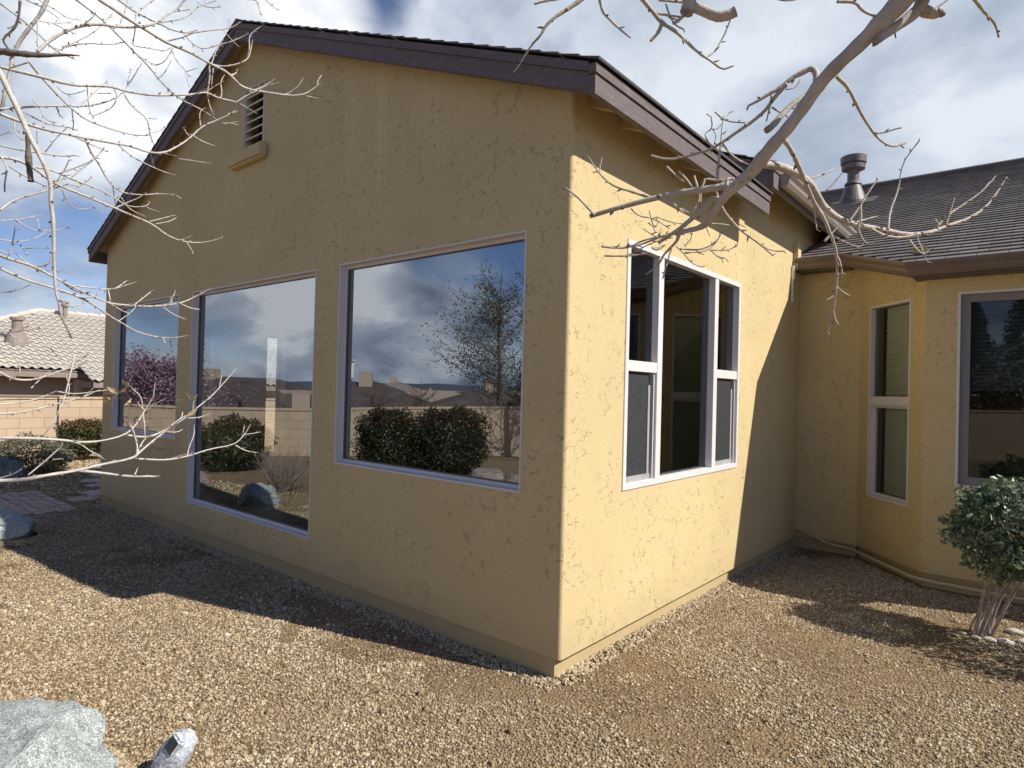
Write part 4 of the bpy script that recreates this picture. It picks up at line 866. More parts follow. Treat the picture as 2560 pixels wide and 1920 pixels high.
tws = [
 (Z3, [(1010,495),(1080,560),(1120,640),(1170,740),(1220,820),(1270,890),(1360,950),(1450,920)],24,11,1.95,2.1),
 (Z3, [(660,885),(720,970),(760,1060),(800,1150),(830,1230),(860,1300),(930,1410),(970,1510),(990,1560),(1010,1650),(1012,1740),(1005,1850),(995,1930),(985,2000),(960,2100),(930,2180)],32,9,2.0,2.3),
 (Z6, [(1005,195),(1050,235),(1092,256)],11,6,2.25,2.25), (Z6, [(990,258),(950,280),(912,296)],11,6,2.27,2.27),
 (Z3, [(1090,1420),(1160,1320),(1220,1220),(1275,1150)],18,9,2.2,2.2), (Z3, [(1160,1320),(1165,1430),(1140,1470),(1190,1570),(1230,1555)],14,8,2.2,2.2),
 (Z3, [(1335,1475),(1350,1350),(1390,1260),(1415,1160)],18,8,2.25,2.3), (Z3, [(1710,1445),(1740,1350),(1765,1270)],14,7,2.35,2.35),
 (Z3, [(1630,1500),(1690,1405),(1800,1330),(1920,1250),(2000,1170),(2030,1130)],16,8,2.35,2.4), (Z3, [(1640,1410),(1670,1450)],10,7,2.3,2.3),
 (Z3, [(1450,1515),(1510,1590),(1560,1640),(1600,1610)],15,9,2.3,2.3), (Z3, [(1100,1435),(1190,1412),(1270,1390)],12,7,2.2,2.25), (Z3, [(1230,1470),(1320,1520),(1430,1528),(1530,1505)],16,10,2.2,2.3),
 (Z3, [(975,1510),(1060,1560),(1150,1592),(1180,1570)],14,8,2.25,2.25), (Z3, [(930,1550),(985,1490),(1030,1440)],16,9,2.2,2.2), (Z3, [(860,1300),(870,1400),(880,1480)],13,7,2.2,2.2), (Z3, [(800,1200),(850,1290),(940,1430)],14,12,2.15,2.2),
 (Z3, [(240,1150),(245,1050),(265,930),(270,830),(280,745)],22,8,2.1,2.15), (Z3, [(265,915),(340,1010),(440,1060)],14,9,2.1,2.15), (Z3, [(235,950),(200,940),(150,860),(210,830),(200,750)],10,7,2.1,2.1), (Z3, [(210,830),(235,870),(220,930)],9,6,2.1,2.1), (Z3, [(225,720),(290,780),(420,790)],10,9,2.1,2.05), (Z3, [(265,800),(240,830)],8,5,2.1,2.1),
 (Z3, [(590,690),(640,720),(690,748)],13,9,2.05,2.05), (Z3, [(590,610),(575,700),(555,780)],14,9,2.05,2.05), (Z3, [(775,510),(750,560),(690,575)],9,6,2.0,2.0), (Z3, [(700,670),(730,700),(760,730)],9,6,2.0,2.0),
 (Z3, [(-10,1100),(40,1150),(80,1205)],16,10,2.2,2.2), (Z3, [(90,1130),(115,1210),(130,1290),(70,1370)],14,9,2.2,2.2), (Z3, [(160,1150),(130,1240),(135,1320)],13,9,2.2,2.2), (Z3, [(170,1150),(260,1160),(350,1150)],14,10,2.15,2.15), (Z3, [(300,1200),(300,1150),(340,1150)],30,16,2.1,2.1),
 (Z3, [(230,1230),(270,1340),(330,1420),(400,1490),(500,1560),(600,1645)],18,9,2.2,2.35), (Z3, [(190,1440),(250,1440),(320,1450)],14,9,2.25,2.25), (Z3, [(380,1440),(420,1460)],8,6,2.3,2.3),
 (Z3, [(0,1600),(120,1610),(200,1580),(240,1545),(262,1510)],12,8,2.3,2.3), (Z3, [(200,1605),(300,1615),(365,1580)],8,5,2.3,2.3), (Z3, [(200,1610),(240,1650),(290,1660)],9,6,2.3,2.3), (Z3, [(0,1340),(60,1370)],12,8,2.3,2.3),
 (Z3, [(1010,10),(1130,10),(1170,70),(1260,108)],22,16,1.8,1.8), (Z3, [(1890,-10),(1950,70),(2020,140),(2040,190),(2050,240)],22,13,1.75,1.75), (Z3, [(1430,145),(1400,190),(1380,212)],20,12,1.85,1.85), (Z3, [(1605,85),(1660,40),(1720,0)],18,10,1.8,1.8), (Z3, [(630,-5),(690,5),(745,-4)],14,10,2,2),
 (Z3, [(830,1150),(900,1130),(960,1105),(1000,1072)],14,8,2.2,2.25), (Z3, [(940,1225),(1000,1170),(1045,1110)],12,8,2.25,2.25),
 (Z2, [(1930,-20),(2000,60),(2070,150),(2150,195),(2212,250),(2290,330),(2390,395),(2460,450),(2512,430)],28,12,1.9,1.9), (Z2, [(2070,155),(2045,215),(1998,262)],28,16,1.9,1.88),
 (Z2, [(1670,-10),(1690,80),(1740,130),(1800,190),(1870,245)],24,9,1.9,1.9), (Z2, [(1570,-15),(1480,50),(1380,110),(1320,170),(1290,230),(1238,282)],28,14,1.9,1.9), (Z2, [(1250,25),(1320,5),(1400,-5)],16,14,1.95,1.95),
 (Z2, [(2030,85),(2120,100),(2212,112),(2280,60)],15,12,1.9,1.9), (Z2, [(2095,25),(2115,90),(2150,160),(2212,190)],12,9,1.92,1.92), (Z2, [(2050,0),(2212,15)],16,14,1.95,1.95), (Z2, [(2140,150),(2180,130),(2230,80)],22,20,1.9,1.9),
 (Z2, [(1640,1385),(1570,1310),(1500,1240),(1443,1205)],16,10,2.3,2.3), (Z2, [(1985,1270),(1890,1235),(1760,1200),(1680,1130),(1630,1060),(1592,1000)],18,8,2.25,2.3), (Z2, [(2100,1275),(2212,1370)],16,10,2.2,2.25), (Z2, [(2000,1000),(2100,1028),(2212,1012)],12,14,2.25,2.2), (Z2, [(2100,1070),(2150,1120),(2212,1170)],14,10,2.2,2.2),
 (Z2, [(1870,1340),(1920,1390),(2000,1400),(2060,1430),(2120,1470)],11,8,2.3,2.3), (Z2, [(1680,1585),(1760,1595),(1850,1595),(1950,1545),(2050,1520),(2212,1490)],12,16,2.35,2.3), (Z2, [(1990,1355),(2010,1440),(2030,1500)],11,8,2.3,2.3), (Z2, [(1950,1470),(2010,1510),(2050,1530)],10,8,2.3,2.3), (Z2, [(2040,1395),(2130,1430),(2212,1440)],9,7,2.3,2.3), (Z2, [(1980,1430),(2030,1470),(2050,1420)],10,7,2.3,2.3), (Z2, [(2010,1595),(2040,1610),(2080,1585)],16,12,2.32,2.32), (Z2, [(1700,1645),(1850,1648),(2000,1625)],12,10,2.35,2.3),
 (ZW, [(380,130),(430,180),(480,240),(540,256)],9,8,2.35,2.35), (ZW, [(430,168),(510,168),(570,155),(620,110),(640,65)],10,7,2.35,2.35), (ZW, [(575,158),(650,155),(700,150),(740,130)],7,4,2.35,2.35), (ZW, [(590,160),(625,195),(660,206)],7,5,2.35,2.35), (ZW, [(355,140),(330,215),(300,325)],12,9,2.33,2.33), (ZW, [(0,135),(130,140),(300,70),(420,50)],10,14,2.4,2.3), (ZW, [(0,192),(110,185),(230,110),(360,80)],8,7,2.4,2.35), (ZW, [(430,130),(470,90),(475,50)],12,8,2.3,2.3), (ZW, [(235,140),(280,148),(300,130)],12,12,2.34,2.34), (ZW, [(560,20),(578,70)],9,6,2.3,2.3),
]
for i, (zf, pts, w0, w1, d0, d1) in enumerate(tws): trace(tr_, zf, pts, w0*1.05, w1, d0, d1, 900+i*5, .3888, .28, .45, 7, True, .16 if w0 > 13 else 0)
lb.build('limbs', M_BARK, RT, smooth=True, recalc=False); tr_.build('twigs', M_BARK, RT, smooth=True, recalc=False)
tk = MB()
limb(tk, [(3.35, -1.55, -.1), (3.34, -1.56, .7), (3.28, -1.6, 1.5), (3.22, -1.62, 2.3), (3.1, -1.6, 3.2), (3.0, -1.55, 4.2)], .12, .06, 14, .1, 0, 16)
for p_, q_, r_ in (((3.22, -1.62, 2.2), at(*Z3(1560, -110), DS*1.76), DS*.03), ((3.2, -1.62, 2.5), at(*Z3(1575, -55), DS*1.82), DS*.02), ((3.1, -1.6, 3.1), at(*Z3(60, -60), DS*1.9), DS*.024), ((3.1, -1.6, 3.0), at(*Z2(1930, -15), DS*1.9), DS*.008), ((3.1, -1.6, 3.2), at(*Z2(1600, -30), DS*1.9), DS*.008)):
    p_ = Vector(p_); q_ = Vector(q_); limb(tk, [p_, p_.lerp(q_, .5)+Vector((0, 0, .1)), q_], r_*1.3, r_, 10, .1, 0, 19)
tk.build('trunk', M_BARK, RT, smooth=True, recalc=False)

# ------------------------------------------------------------------ shrubs
def leaves(n, pick, size, seed, elong=2.2, droop=.0):
    r = np.random.default_rng(seed); mb = MB()
    V = np.zeros((n, 5, 3)); A = np.zeros((n, 5))
    for i in range(n):
        c, nrm, val = pick(r)
        a_ = r.normal(size=3)+np.array(nrm)*.9; a_[2] -= droop; a_ /= np.linalg.norm(a_)
        b_ = np.cross(a_, r.normal(size=3)); b_ /= np.linalg.norm(b_)+1e-9; nn = np.cross(a_, b_)
        l_ = size*r.uniform(.6, 1.25); wd = l_/elong
        V[i, 0] = c-a_*l_*.5; V[i, 1] = c-b_*wd*.5+nn*wd*.18; V[i, 2] = c+a_*l_*.5-nn*l_*.08; V[i, 3] = c+b_*wd*.5+nn*wd*.18; V[i, 4] = c
        A[i] = min(1, max(.003, val))
    mb.v = [tuple(x) for x in V.reshape(-1, 3)]; mb.a = list(A.ravel())
    for i in range(n):
        o = i*5; mb.f += [(o, o+1, o+4), (o+1, o+2, o+4), (o+2, o+3, o+4), (o+3, o, o+4)]
    mb.mi = [0]*len(mb.f); return mb
def blob_pick(c, rad, shell=.55, box=0., lump=.2, seed=0, red_top=0.):
    c = np.array(c); rad = np.array(rad)
    def pick(r):
        d = r.normal(size=3); d /= np.linalg.norm(d)
        if box: d = d/np.sum(np.abs(d)**4)**.25*(.62+box*.5)
        k = 1+lump*mnoise.noise(Vector(d*2.6)+Vector((seed, 0, 0)))+lump*.6*mnoise.noise(Vector(d*6)+Vector((0, seed, 0)))
        t = r.uniform(shell, 1.0)**.6*k
        p = c+d*rad*t
        val = .42+.25*r.normal()+.15*mnoise.noise(Vector(d*5))
        if red_top and d[2] > .45 and r.random() < red_top: val = 1.0
        return p, d, val
    return pick
def shrub(name, base, label, cat, crown_c, rad, n, size, m, stems, seed, group=None, stem_m=None, box=0., shell=.5, lump=.2, red_top=0., elong=2.0, stem_r=.008, stem_spread=.1):
    t = thing(name, base, label, cat, group); bx, by, bz = base; r = random.Random(seed); mb = MB()
    leaves(n, blob_pick(crown_c, rad, shell, box, lump, seed, red_top), size, seed, elong, .25).build('foliage', m, t, recalc=False)
    for k in range(stems):
        an = r.uniform(0, 6.28); q = stem_spread*r.uniform(.3, 1)
        p0 = Vector((bx+q*math.cos(an), by+q*math.sin(an), bz-.03)); p3 = Vector(crown_c)+Vector((r.uniform(-.33, .33)*rad[0], r.uniform(-.33, .33)*rad[1], r.uniform(-.4, .3)*rad[2]))
        p1 = p0.lerp(p3, .35)+Vector((r.uniform(-.03, .03), r.uniform(-.03, .03), .02)); p2 = p0.lerp(p3, .7)+Vector((r.uniform(-.03, .03), r.uniform(-.03, .03), 0))
        limb(mb, [p0, p1, p2, p3], stem_r*r.uniform(.7, 1.3), stem_r*.4, 6, .3, 0, k)
    mb.build('stems', stem_m or M_STEM, t, smooth=True, recalc=False)
    return t
sx0, sy0 = 1.70, 2.68
S1 = shrub('shrub', (sx0, sy0, 0), 'round topped evergreen shrub on bundled bare stems beside the bay window', 'shrub', (1.90, 2.57, .765), (.39, .38, .32), 6000, .050, M_LEAF, 17, 41, shell=.5, lump=.24, elong=1.9, stem_r=.0072, stem_spread=.08)
shrub('shrub', (2.72, 2.42, 0), 'small evergreen shrub to the right of the bay window shrub, seen by its shadow', 'shrub', (2.70, 2.42, .72), (.46, .42, .32), 1800, .05, M_LEAF, 10, 43, shell=.35, lump=.28)
for k, (x, y, q) in enumerate(((1.78, 2.55, .030), (1.86, 2.57, .036), (1.95, 2.66, .03), (1.70, 2.53, .022), (1.90, 2.85, .04), (1.62, 2.58, .02), (1.98, 2.50, .025))):
    b = MB(); bm = bmesh.new(); bmesh.ops.create_icosphere(bm, subdivisions=2, radius=1); 
    V = [Vector((v.co.x*q*1.3*(1+.3*mnoise.noise(v.co*1.5+Vector((k, 0, 0)))), v.co.y*q*(1+.3*mnoise.noise(v.co*1.5+Vector((0, k, 0)))), v.co.z*q*.55)) for v in bm.verts]; Fc = [tuple(v.index for v in f.verts) for f in bm.faces]; bm.free()
    b.add([p+Vector((x, y, q*.3)) for p in V], Fc)
    lab = ('pale stone lying in front of the stems of the bay window shrub', 'largest pale stone in front of the shrub stems', 'pale stone just right of the shrub stems', 'small pale chip at the left foot of the shrub stems', 'long pale stone behind the shrub stems', 'tiny pale chip left of the shrub stems', 'pale stone nearest the viewer below the shrub')[k]
    tag(b.build('stone', M_STONE), lab, 'stone', 'pale stones around the foot of the shrub')

# left of the house
shrub('hedge_bush', (-12.7, 1.3, -.02), 'clipped dark green bush with reddish tips against the block wall', 'bush', (-12.75, 1.35, .46), (.50, .58, .46), 10000, .05, M_LEAFH, 5, 51, box=.25, red_top=.5, elong=1.7)
shrub('low_shrub', (-11.2, .15, 0), 'low grey green shrub beside the dark boulder', 'bush', (-11.15, .1, .30), (.55, .62, .33), 8000, .045, M_LEAFG, 6, 52, lump=.35, elong=1.8)
# plants the windows mirror
shrub('round_bush', (-9.5, -2.65, 0), 'wide round dark bush mirrored in the tall middle window', 'bush', (-9.5, -2.7, .52), (.62, .72, .50), 10000, .055, M_LEAFH, 6, 53, red_top=.35, elong=1.8)
shrub('hedge_bush', (-7.46, -4.65, 0), 'squared dark hedge bush mirrored at the left of the near picture window', 'bush', (-7.46, -4.65, .62), (.54, .58, .70), 14000, .06, M_LEAFH_SHADED, 5, 54, box=.45, red_top=.4)
shrub('hedge_bush', (-6.62, -5.5, 0), 'wider squared hedge bush mirrored in the middle of the near picture window', 'bush', (-6.62, -5.5, .62), (.74, .78, .72), 18000, .06, M_LEAFH_SHADED, 5, 55, box=.45, red_top=.4)
def dry_shrub(base, h, n, seed, label):
    r = random.Random(seed); t = thing('dry_shrub', base, label, 'shrub'); mb = MB()
    for k in range(n):
        an = r.uniform(0, 6.28); sp = r.uniform(.2, 1.0); hh = h*r.uniform(.6, 1.05)
        p0 = Vector(base)+Vector((.06*math.cos(an), .06*math.sin(an), -.02)); d = Vector((math.cos(an)*sp*.8, math.sin(an)*sp*.8, 1)).normalized()
        P = [p0]
        for j in range(4): d = (d+Vector((r.uniform(-.25, .25), r.uniform(-.25, .25), r.uniform(-.1, .1)))).normalized(); P.append(P[-1]+d*hh/4)
        limb(mb, P, .005, .0015, 4, .2, 0, k)
        for j in (2, 3):
            e = P[j]+(d+Vector((r.uniform(-.9, .9), r.uniform(-.9, .9), .2))).normalized()*hh*.3; limb(mb, [P[j], P[j].lerp(e, .5)+Vector((0, 0, .01)), e], .003, .0012, 4, .2, 0, k)
    mb.build('twigs', M_DRY, t, recalc=False)
dry_shrub((-6.75, -2.1, 0), .72, 130, 61, 'dry leafless shrub mirrored low in the tall middle window')

def tree(name, base, h, cr, label, m_leaf, nl, size, seed, bark, conifer=False):
    r = random.Random(seed); t = thing(name, base, label, 'tree'); mb = MB(); B = Vector(base)
    limb(mb, [B-Vector((0, 0, .1)), B+Vector((.05, 0, h*.3)), B+Vector((-.05, .05, h*.65)), B+Vector((0, 0, h))], h*.018, .006, 8, .1, 0, seed)
    tips = []
    for k in range(70 if not conifer else 30):
        z = h*r.uniform(.22, .97); an = r.uniform(0, 6.28); L = cr*(1-.55*abs(z/h-.45)/.55)*r.uniform(.6, 1.1)
        d = Vector((math.cos(an), math.sin(an), r.uniform(.15, .7) if not conifer else -.1)).normalized(); P = [B+Vector((0, 0, z*.85))]
        for j in range(4): d = (d+Vector((r.uniform(-.22, .22), r.uniform(-.22, .22), r.uniform(-.05, .15)))).normalized(); P.append(P[-1]+d*L/4)
        limb(mb, P, .011, .003, 5, .2, 0, k); tips += P[1:]
        for j in (1, 2, 3, 4):
            for q in range(3):
                e = P[j]+(d+Vector((r.uniform(-1, 1), r.uniform(-1, 1), r.uniform(-.4, .8)))).normalized()*L*r.uniform(.2, .4); limb(mb, [P[j], P[j].lerp(e, .5)+Vector((0, 0, .03)), e], .005, .0025, 3, .1, 0, q); tips.append(e)
    mb.build('branches', bark, t, recalc=False)
    def pick(rr_):
        p = tips[rr_.integers(len(tips))]; o_ = rr_.normal(size=3)*.10; return np.array(p)+o_, o_*4, .5+.3*rr_.normal()
    if nl: leaves(nl, pick, size, seed, 2.2).build('foliage', m_leaf, t, recalc=False)
    return t
tree('plum_tree', (-13.9, -3.1, -.4), 2.6, 1.5, 'pink flowering plum tree beyond the block wall, mirrored in the far windows', M_PLUM, 12000, .075, 71, M_DTREE)
tree('loose_tree', (-9.6, -10.3, -.1), 5.2, 2.0, 'loose sparse leaved tree mirrored at the right of the near picture window', M_LEAFG, 5200, .085, 72, M_DTREE)
tree('bare_tree', (-5.6, -8.2, 0), 5.8, 2.2, 'bare branching tree mirrored at the top right of the near picture window', None, 0, 0, 73, M_DTREE)
t = thing('conifer', (-9.4, -11.5, -.2), 'dark conifer standing behind the hedge, mirrored in the near picture window', 'tree')
def cpick(r):
    z = r.random()**1.3; an = r.uniform(0, 6.28); q = (1-z)*1.4*r.uniform(.5, 1)*(1+.25*math.sin(z*40)); return np.array((-9.4+q*math.cos(an), -11.5+q*math.sin(an), .1+z*2.9)), (math.cos(an), math.sin(an), -.2), .5+.3*r.normal()
leaves(6000, cpick, .11, 75, 4).build('foliage', M_CONI, t, recalc=False)
b = MB(); b.tube([(-9.4, -11.5, -.3), (-9.4, -11.5, 2.7)], [.09, .02], 8); b.build('trunk', M_DTREE, t)

for k, (x, y, h_, l_) in enumerate(((.3, -14.2, 5.6, 'tall dark evergreen added to darken the left of the bay picture window'), (1.7, -14.9, 6.2, 'broad dark evergreen added to darken the middle of the bay picture window'), (-1.3, -14.6, 4.6, 'shorter dark evergreen added behind the garden wall to darken the bay window'))):  # unseen evergreens added behind the viewer to darken the bay window's reflection
    t = thing('added_evergreen', (x, y, -.2), l_, 'tree'); b = MB(); b.tube([(x, y, -.9), (x, y, h_*.9)], [.10, .02], 8); b.build('trunk', M_DTREE, t)
    def epick(r, x=x, y=y, h_=h_):
        z = r.random()**1.2; an = r.uniform(0, 6.28); q = (1-z)**.7*1.5*r.uniform(.35, 1)*(1+.2*math.sin(z*30+an*3)); return np.array((x+q*math.cos(an), y+q*math.sin(an), -.6+z*h_)), (math.cos(an), math.sin(an), -.2), .5+.3*r.normal()
    leaves(14000, epick, .15, 80+k, 3).build('foliage', M_CONI, t, recalc=False)
for k, (x, y, h_, c_r) in enumerate(((-15.8, -10.8, 2.6, .9), (-17.2, -14.2, 2.9, 1.1), (-13.6, -15.4, 2.5, .9), (-20.5, -12.2, 3.0, 1.2), (-11.5, -13.2, 2.4, .8), (-16.2, -6.2, 2.4, .9))):
    tree('sapling', (x, y, -.9), h_, c_r, 'thin bare sapling beyond the block wall, mirrored in the windows', None, 0, 0, 120+k, M_DTREE)['group'] = 'bare saplings mirrored beyond the block wall'
# ------------------------------------------------------------------ rocks, boulders, lamp
def rock(name, c, rad, label, cat, m, seed, rot=0, flat=.0, cuts=11, group=None, sub=6, amp=1.):
    bm = bmesh.new(); bmesh.ops.create_icosphere(bm, subdivisions=sub, radius=1); r = random.Random(seed)
    pl_ = []
    for k in range(cuts):
        d = Vector((r.gauss(0, 1), r.gauss(0, 1), r.gauss(.2, .8))).normalized(); pl_.append((d, r.uniform(.60, .84)))
    for v in bm.verts:
        p = v.co.copy()
        for d, q in pl_:
            k = p.dot(d)
            if k > q: p -= d*(k-q)*.92
        p *= 1+amp*(.12*mnoise.noise(v.co*1.8+Vector((seed, 0, 0)))+.05*(abs(mnoise.noise(v.co*4+Vector((0, seed, 0))))*2-.5)+.030*mnoise.noise(v.co*9+Vector((0, 0, seed)))+.022*mnoise.noise(v.co*22+Vector((0, 0, seed)))+.012*mnoise.noise(v.co*50))
        v.co = p
    bmesh.ops.transform(bm, matrix=Matrix.Translation(c) @ Matrix.Rotation(rot, 4, 'Z') @ Matrix.Diagonal((*rad, 1)), verts=bm.verts)
    me = bpy.data.meshes.new(name); bm.to_mesh(me); bm.free(); me.materials.append(m)
    me.polygons.foreach_set('use_smooth', [True]*len(me.polygons))
    me.transform(Matrix.Translation(-Vector(c))); o = bpy.data.objects.new(name, me); o.location = c; COL.objects.link(o); return tag(o, label, cat, group)
rock('boulder', (-1.07, -2.26, .02), (.62, .40, .285), 'large pale green grey speckled boulder in the near corner of the yard', 'boulder', M_ROCKT, 5, .3)
rock('boulder', (-5.93, -1.27, .09), (.40, .28, .22), 'grey green boulder half in the gable shadow beside red twigs', 'boulder', M_ROCKT, 8, .4)
rock('boulder', (-10.75, -.35, .1), (.42, .36, .26), 'dark boulder in front of the low grey green shrub', 'boulder', M_ROCKD, 12, .2)
for k, (x, y, q, l) in enumerate(((-5.25, -5.15, .30, 'reddish rock mirrored low in the near picture window'), (-4.75, -5.7, .36, 'broad reddish rock beside the mirrored rock pile'), (-6.2, -4.5, .17, 'small reddish rock near the mirrored hedge bushes'), (-4.5, -4.9, .26, 'flat reddish rock at the edge of the mirrored rock pile'))):
    rock('rock', (x, y, q*.3), (q*1.3, q, q*.75), l, 'rock', M_ROCKR, 20+k, k, group='reddish rocks mirrored in the near picture window', sub=3)
LR = rock('rock_light', (0, 0, 0), (.125, .066, .058), 'blue grey fake rock solar light with a black solar cell on top', 'garden light', M_ROCKB, 33, 0, cuts=0, amp=.45)
ax_ = (Vector((.62, .52, 0))*.62+Vector((0, 0, .72))).normalized(); nz_ = Vector((.62, -.42, .9)); nz_ = (nz_-ax_*nz_.dot(ax_)).normalized(); ay_ = nz_.cross(ax_)
LR.matrix_world = Matrix(((ax_.x, ay_.x, nz_.x, -.69), (ax_.y, ay_.y, nz_.y, -1.75), (ax_.z, ay_.z, nz_.z, .085), (0, 0, 0, 1)))
b = MB(); b.box(.034, .108, -.031, .031, .026, .060); pf = b.build('panel_housing', M_ROCKB, None, bevel=.008); pf.parent = LR
b = MB(); b.box(.043, .099, -.022, .022, .045, .0625); pn = b.build('solar_panel', M_PANEL, None); pn.parent = LR
b = MB()
r = random.Random(3)
for k in range(7):
    p0 = Vector((-5.75+r.uniform(-.1, .1), -1.62+r.uniform(-.05, .05), .0)); d = Vector((.45+r.uniform(-.2, .3), .3+r.uniform(-.2, .2), .55+r.uniform(-.2, .2))).normalized()
    limb(b, [p0, p0+d*.15+Vector((0, 0, .02)), p0+d*.3+Vector((0, 0, .02)), p0+d*r.uniform(.38, .5)], .004, .0018, 5, .2, .6, k)
tag(b.build('twig_sprig', M_BARKP, smooth=True, recalc=False), 'small sprig of red tipped twigs rising in front of the shaded boulder', 'twigs')

b = MB(); r = random.Random(77)
for k in range(110):
    x, y = r.uniform(-4.5, 2.4), r.uniform(-2.2, 3.2)
    if y > -.05 and x < .02: continue
    c = Vector((x, y, gz(x, y)+.012)); a_ = Vector((r.uniform(-1, 1), r.uniform(-1, 1), r.uniform(-.25, .25))).normalized(); q_ = a_.cross(Vector((0, 0, 1))).normalized(); l_ = r.uniform(.008, .020)
    if r.random() < .3: b.tube([c-a_*l_*2, c+q_*.004, c+a_*l_*2.2], [.0016, .0014, .001], 4, [.3, .5, .8])
    else: b.add([c-a_*l_, c-q_*l_*.35+Vector((0, 0, .004)), c+a_*l_+Vector((0, 0, .004)), c+q_*l_*.35+Vector((0, 0, .005)), c], [(0, 1, 4), (1, 2, 4), (2, 3, 4), (3, 0, 4)], r.random()*.8+.02)
tag(b.build('leaf_litter', leaf_mat('brown_litter', [(0, (.06, .035, .022)), (.6, (.16, .095, .055)), (1, (.34, .24, .14))], .8), recalc=False), 'scattered dry leaf bits and twig ends lying on the gravel', 'litter', kind='stuff')
# ------------------------------------------------------------------ path
b = MB(); r = random.Random(12)
def slab(cx_, cy_, w_, h_, rot, z, n=4):
    c, s = math.cos(rot), math.sin(rot); P = []
    base = [(-w_/2, -h_/2), (w_/2, -h_/2), (w_/2, h_/2), (-w_/2, h_/2)] if n == 4 else [(w_/2*math.cos(6.283*k/n)*r.uniform(.8, 1.1), h_/2*math.sin(6.283*k/n)*r.uniform(.8, 1.1)) for k in range(n)]
    for x, y in base: P.append((cx_+x*c-y*s, cy_+x*s+y*c))
    k = len(P); b.add([(x, y, -.06) for x, y in P]+[(x, y, z) for x, y in P], [tuple(range(k, 2*k))]+[(i, (i+1) % k, k+(i+1) % k, k+i) for i in range(k)])
for i in range(9):
    for j in range(7):
        slab(-8.9+i*.21+(j % 2)*.1, -1.05+j*.115-.0*i, .200, .105, .0, .018+r.uniform(-.003, .003))
for i in range(14):
    t_ = i/13; slab(-7.9-3.4*t_+r.uniform(-.15, .15), .05+1.3*t_+r.uniform(-.12, .12)+.25*(i % 2), r.uniform(.45, .65), r.uniform(.38, .5), r.uniform(0, 3), .02+r.uniform(-.004, .004), 7)
for i in range(7): slab(-8.3-.35*i, -1.5-.16*i+r.uniform(-.1, .1), .5, .42, r.uniform(0, 3), .02, 7)
tag(b.build('path', M_FLAG), kind='structure')

# ------------------------------------------------------------------ block wall, steel frame
b = MB()
PW = [(-13.6, 14, 1.25), (-13.6, .4, 1.25), (-13.2, -1.6, 1.14), (-12.3, -3.3, 1.08), (-11.0, -4.9, 1.08), (-9.7, -6.9, 1.16), (-8.2, -8.8, 1.22), (-4.5, -10.6, 1.30), (3, -12.5, 1.45), (12, -12.5, 1.45)]
s_ = 0; th = .15
for (x0, y0, z0), (x1, y1, z1) in zip(PW, PW[1:]):
    d = Vector((x1-x0, y1-y0, 0)); L = d.length; d.normalize(); nn = Vector((-d.y, d.x, 0))   # towards the yard
    nn = nn if nn.dot(Vector((0, 0, 0))-Vector((x0, y0, 0))) > 0 else -nn
    p0, p1 = Vector((x0, y0, 0)), Vector((x1, y1, 0))
    for off in (0, -th):
        a_, c_ = p0+nn*off, p1+nn*off
        b.quad((a_.x, a_.y, -1), (c_.x, c_.y, -1), (c_.x, c_.y, z1-.05), (a_.x, a_.y, z0-.05), uv=[(s_, -1), (s_+L, -1), (s_+L, z1-.05), (s_, z0-.05)])
    a0_, a1_ = p0+nn*.02, p0-nn*(th+.02); c0_, c1_ = p1+nn*.02, p1-nn*(th+.02)
    P = [(a0_.x, a0_.y, z0-.05), (c0_.x, c0_.y, z1-.05), (c1_.x, c1_.y, z1-.05), (a1_.x, a1_.y, z0-.05), (a0_.x, a0_.y, z0), (c0_.x, c0_.y, z1), (c1_.x, c1_.y, z1), (a1_.x, a1_.y, z0)]
    for f in ((0, 1, 5, 4), (4, 5, 6, 7), (2, 3, 7, 6), (3, 2, 1, 0)): b.quad(*[P[i] for i in f], uv=[(s_+.02, .3), (s_+L, .3), (s_+L, .35), (s_+.02, .35)])
    s_ += L
tag(b.build('block_wall', M_BLOCK, recalc=False), 'tan concrete block garden wall curving round the yard', 'wall')
b = MB(); b.tube([(-12.0, -1.6, 1.285), (-12.0, .70, 1.285)], .017, 6); b.tube([(-12.0, .70, -.1), (-12.0, .70, 1.295)], .017, 6); b.tube([(-12.0, -1.6, -.1), (-12.0, -1.6, 1.295)], .017, 6)
tag(b.build('trellis_frame', M_STEEL_SHADE), 'thin dark metal post and rail frame standing before the block wall', 'frame')

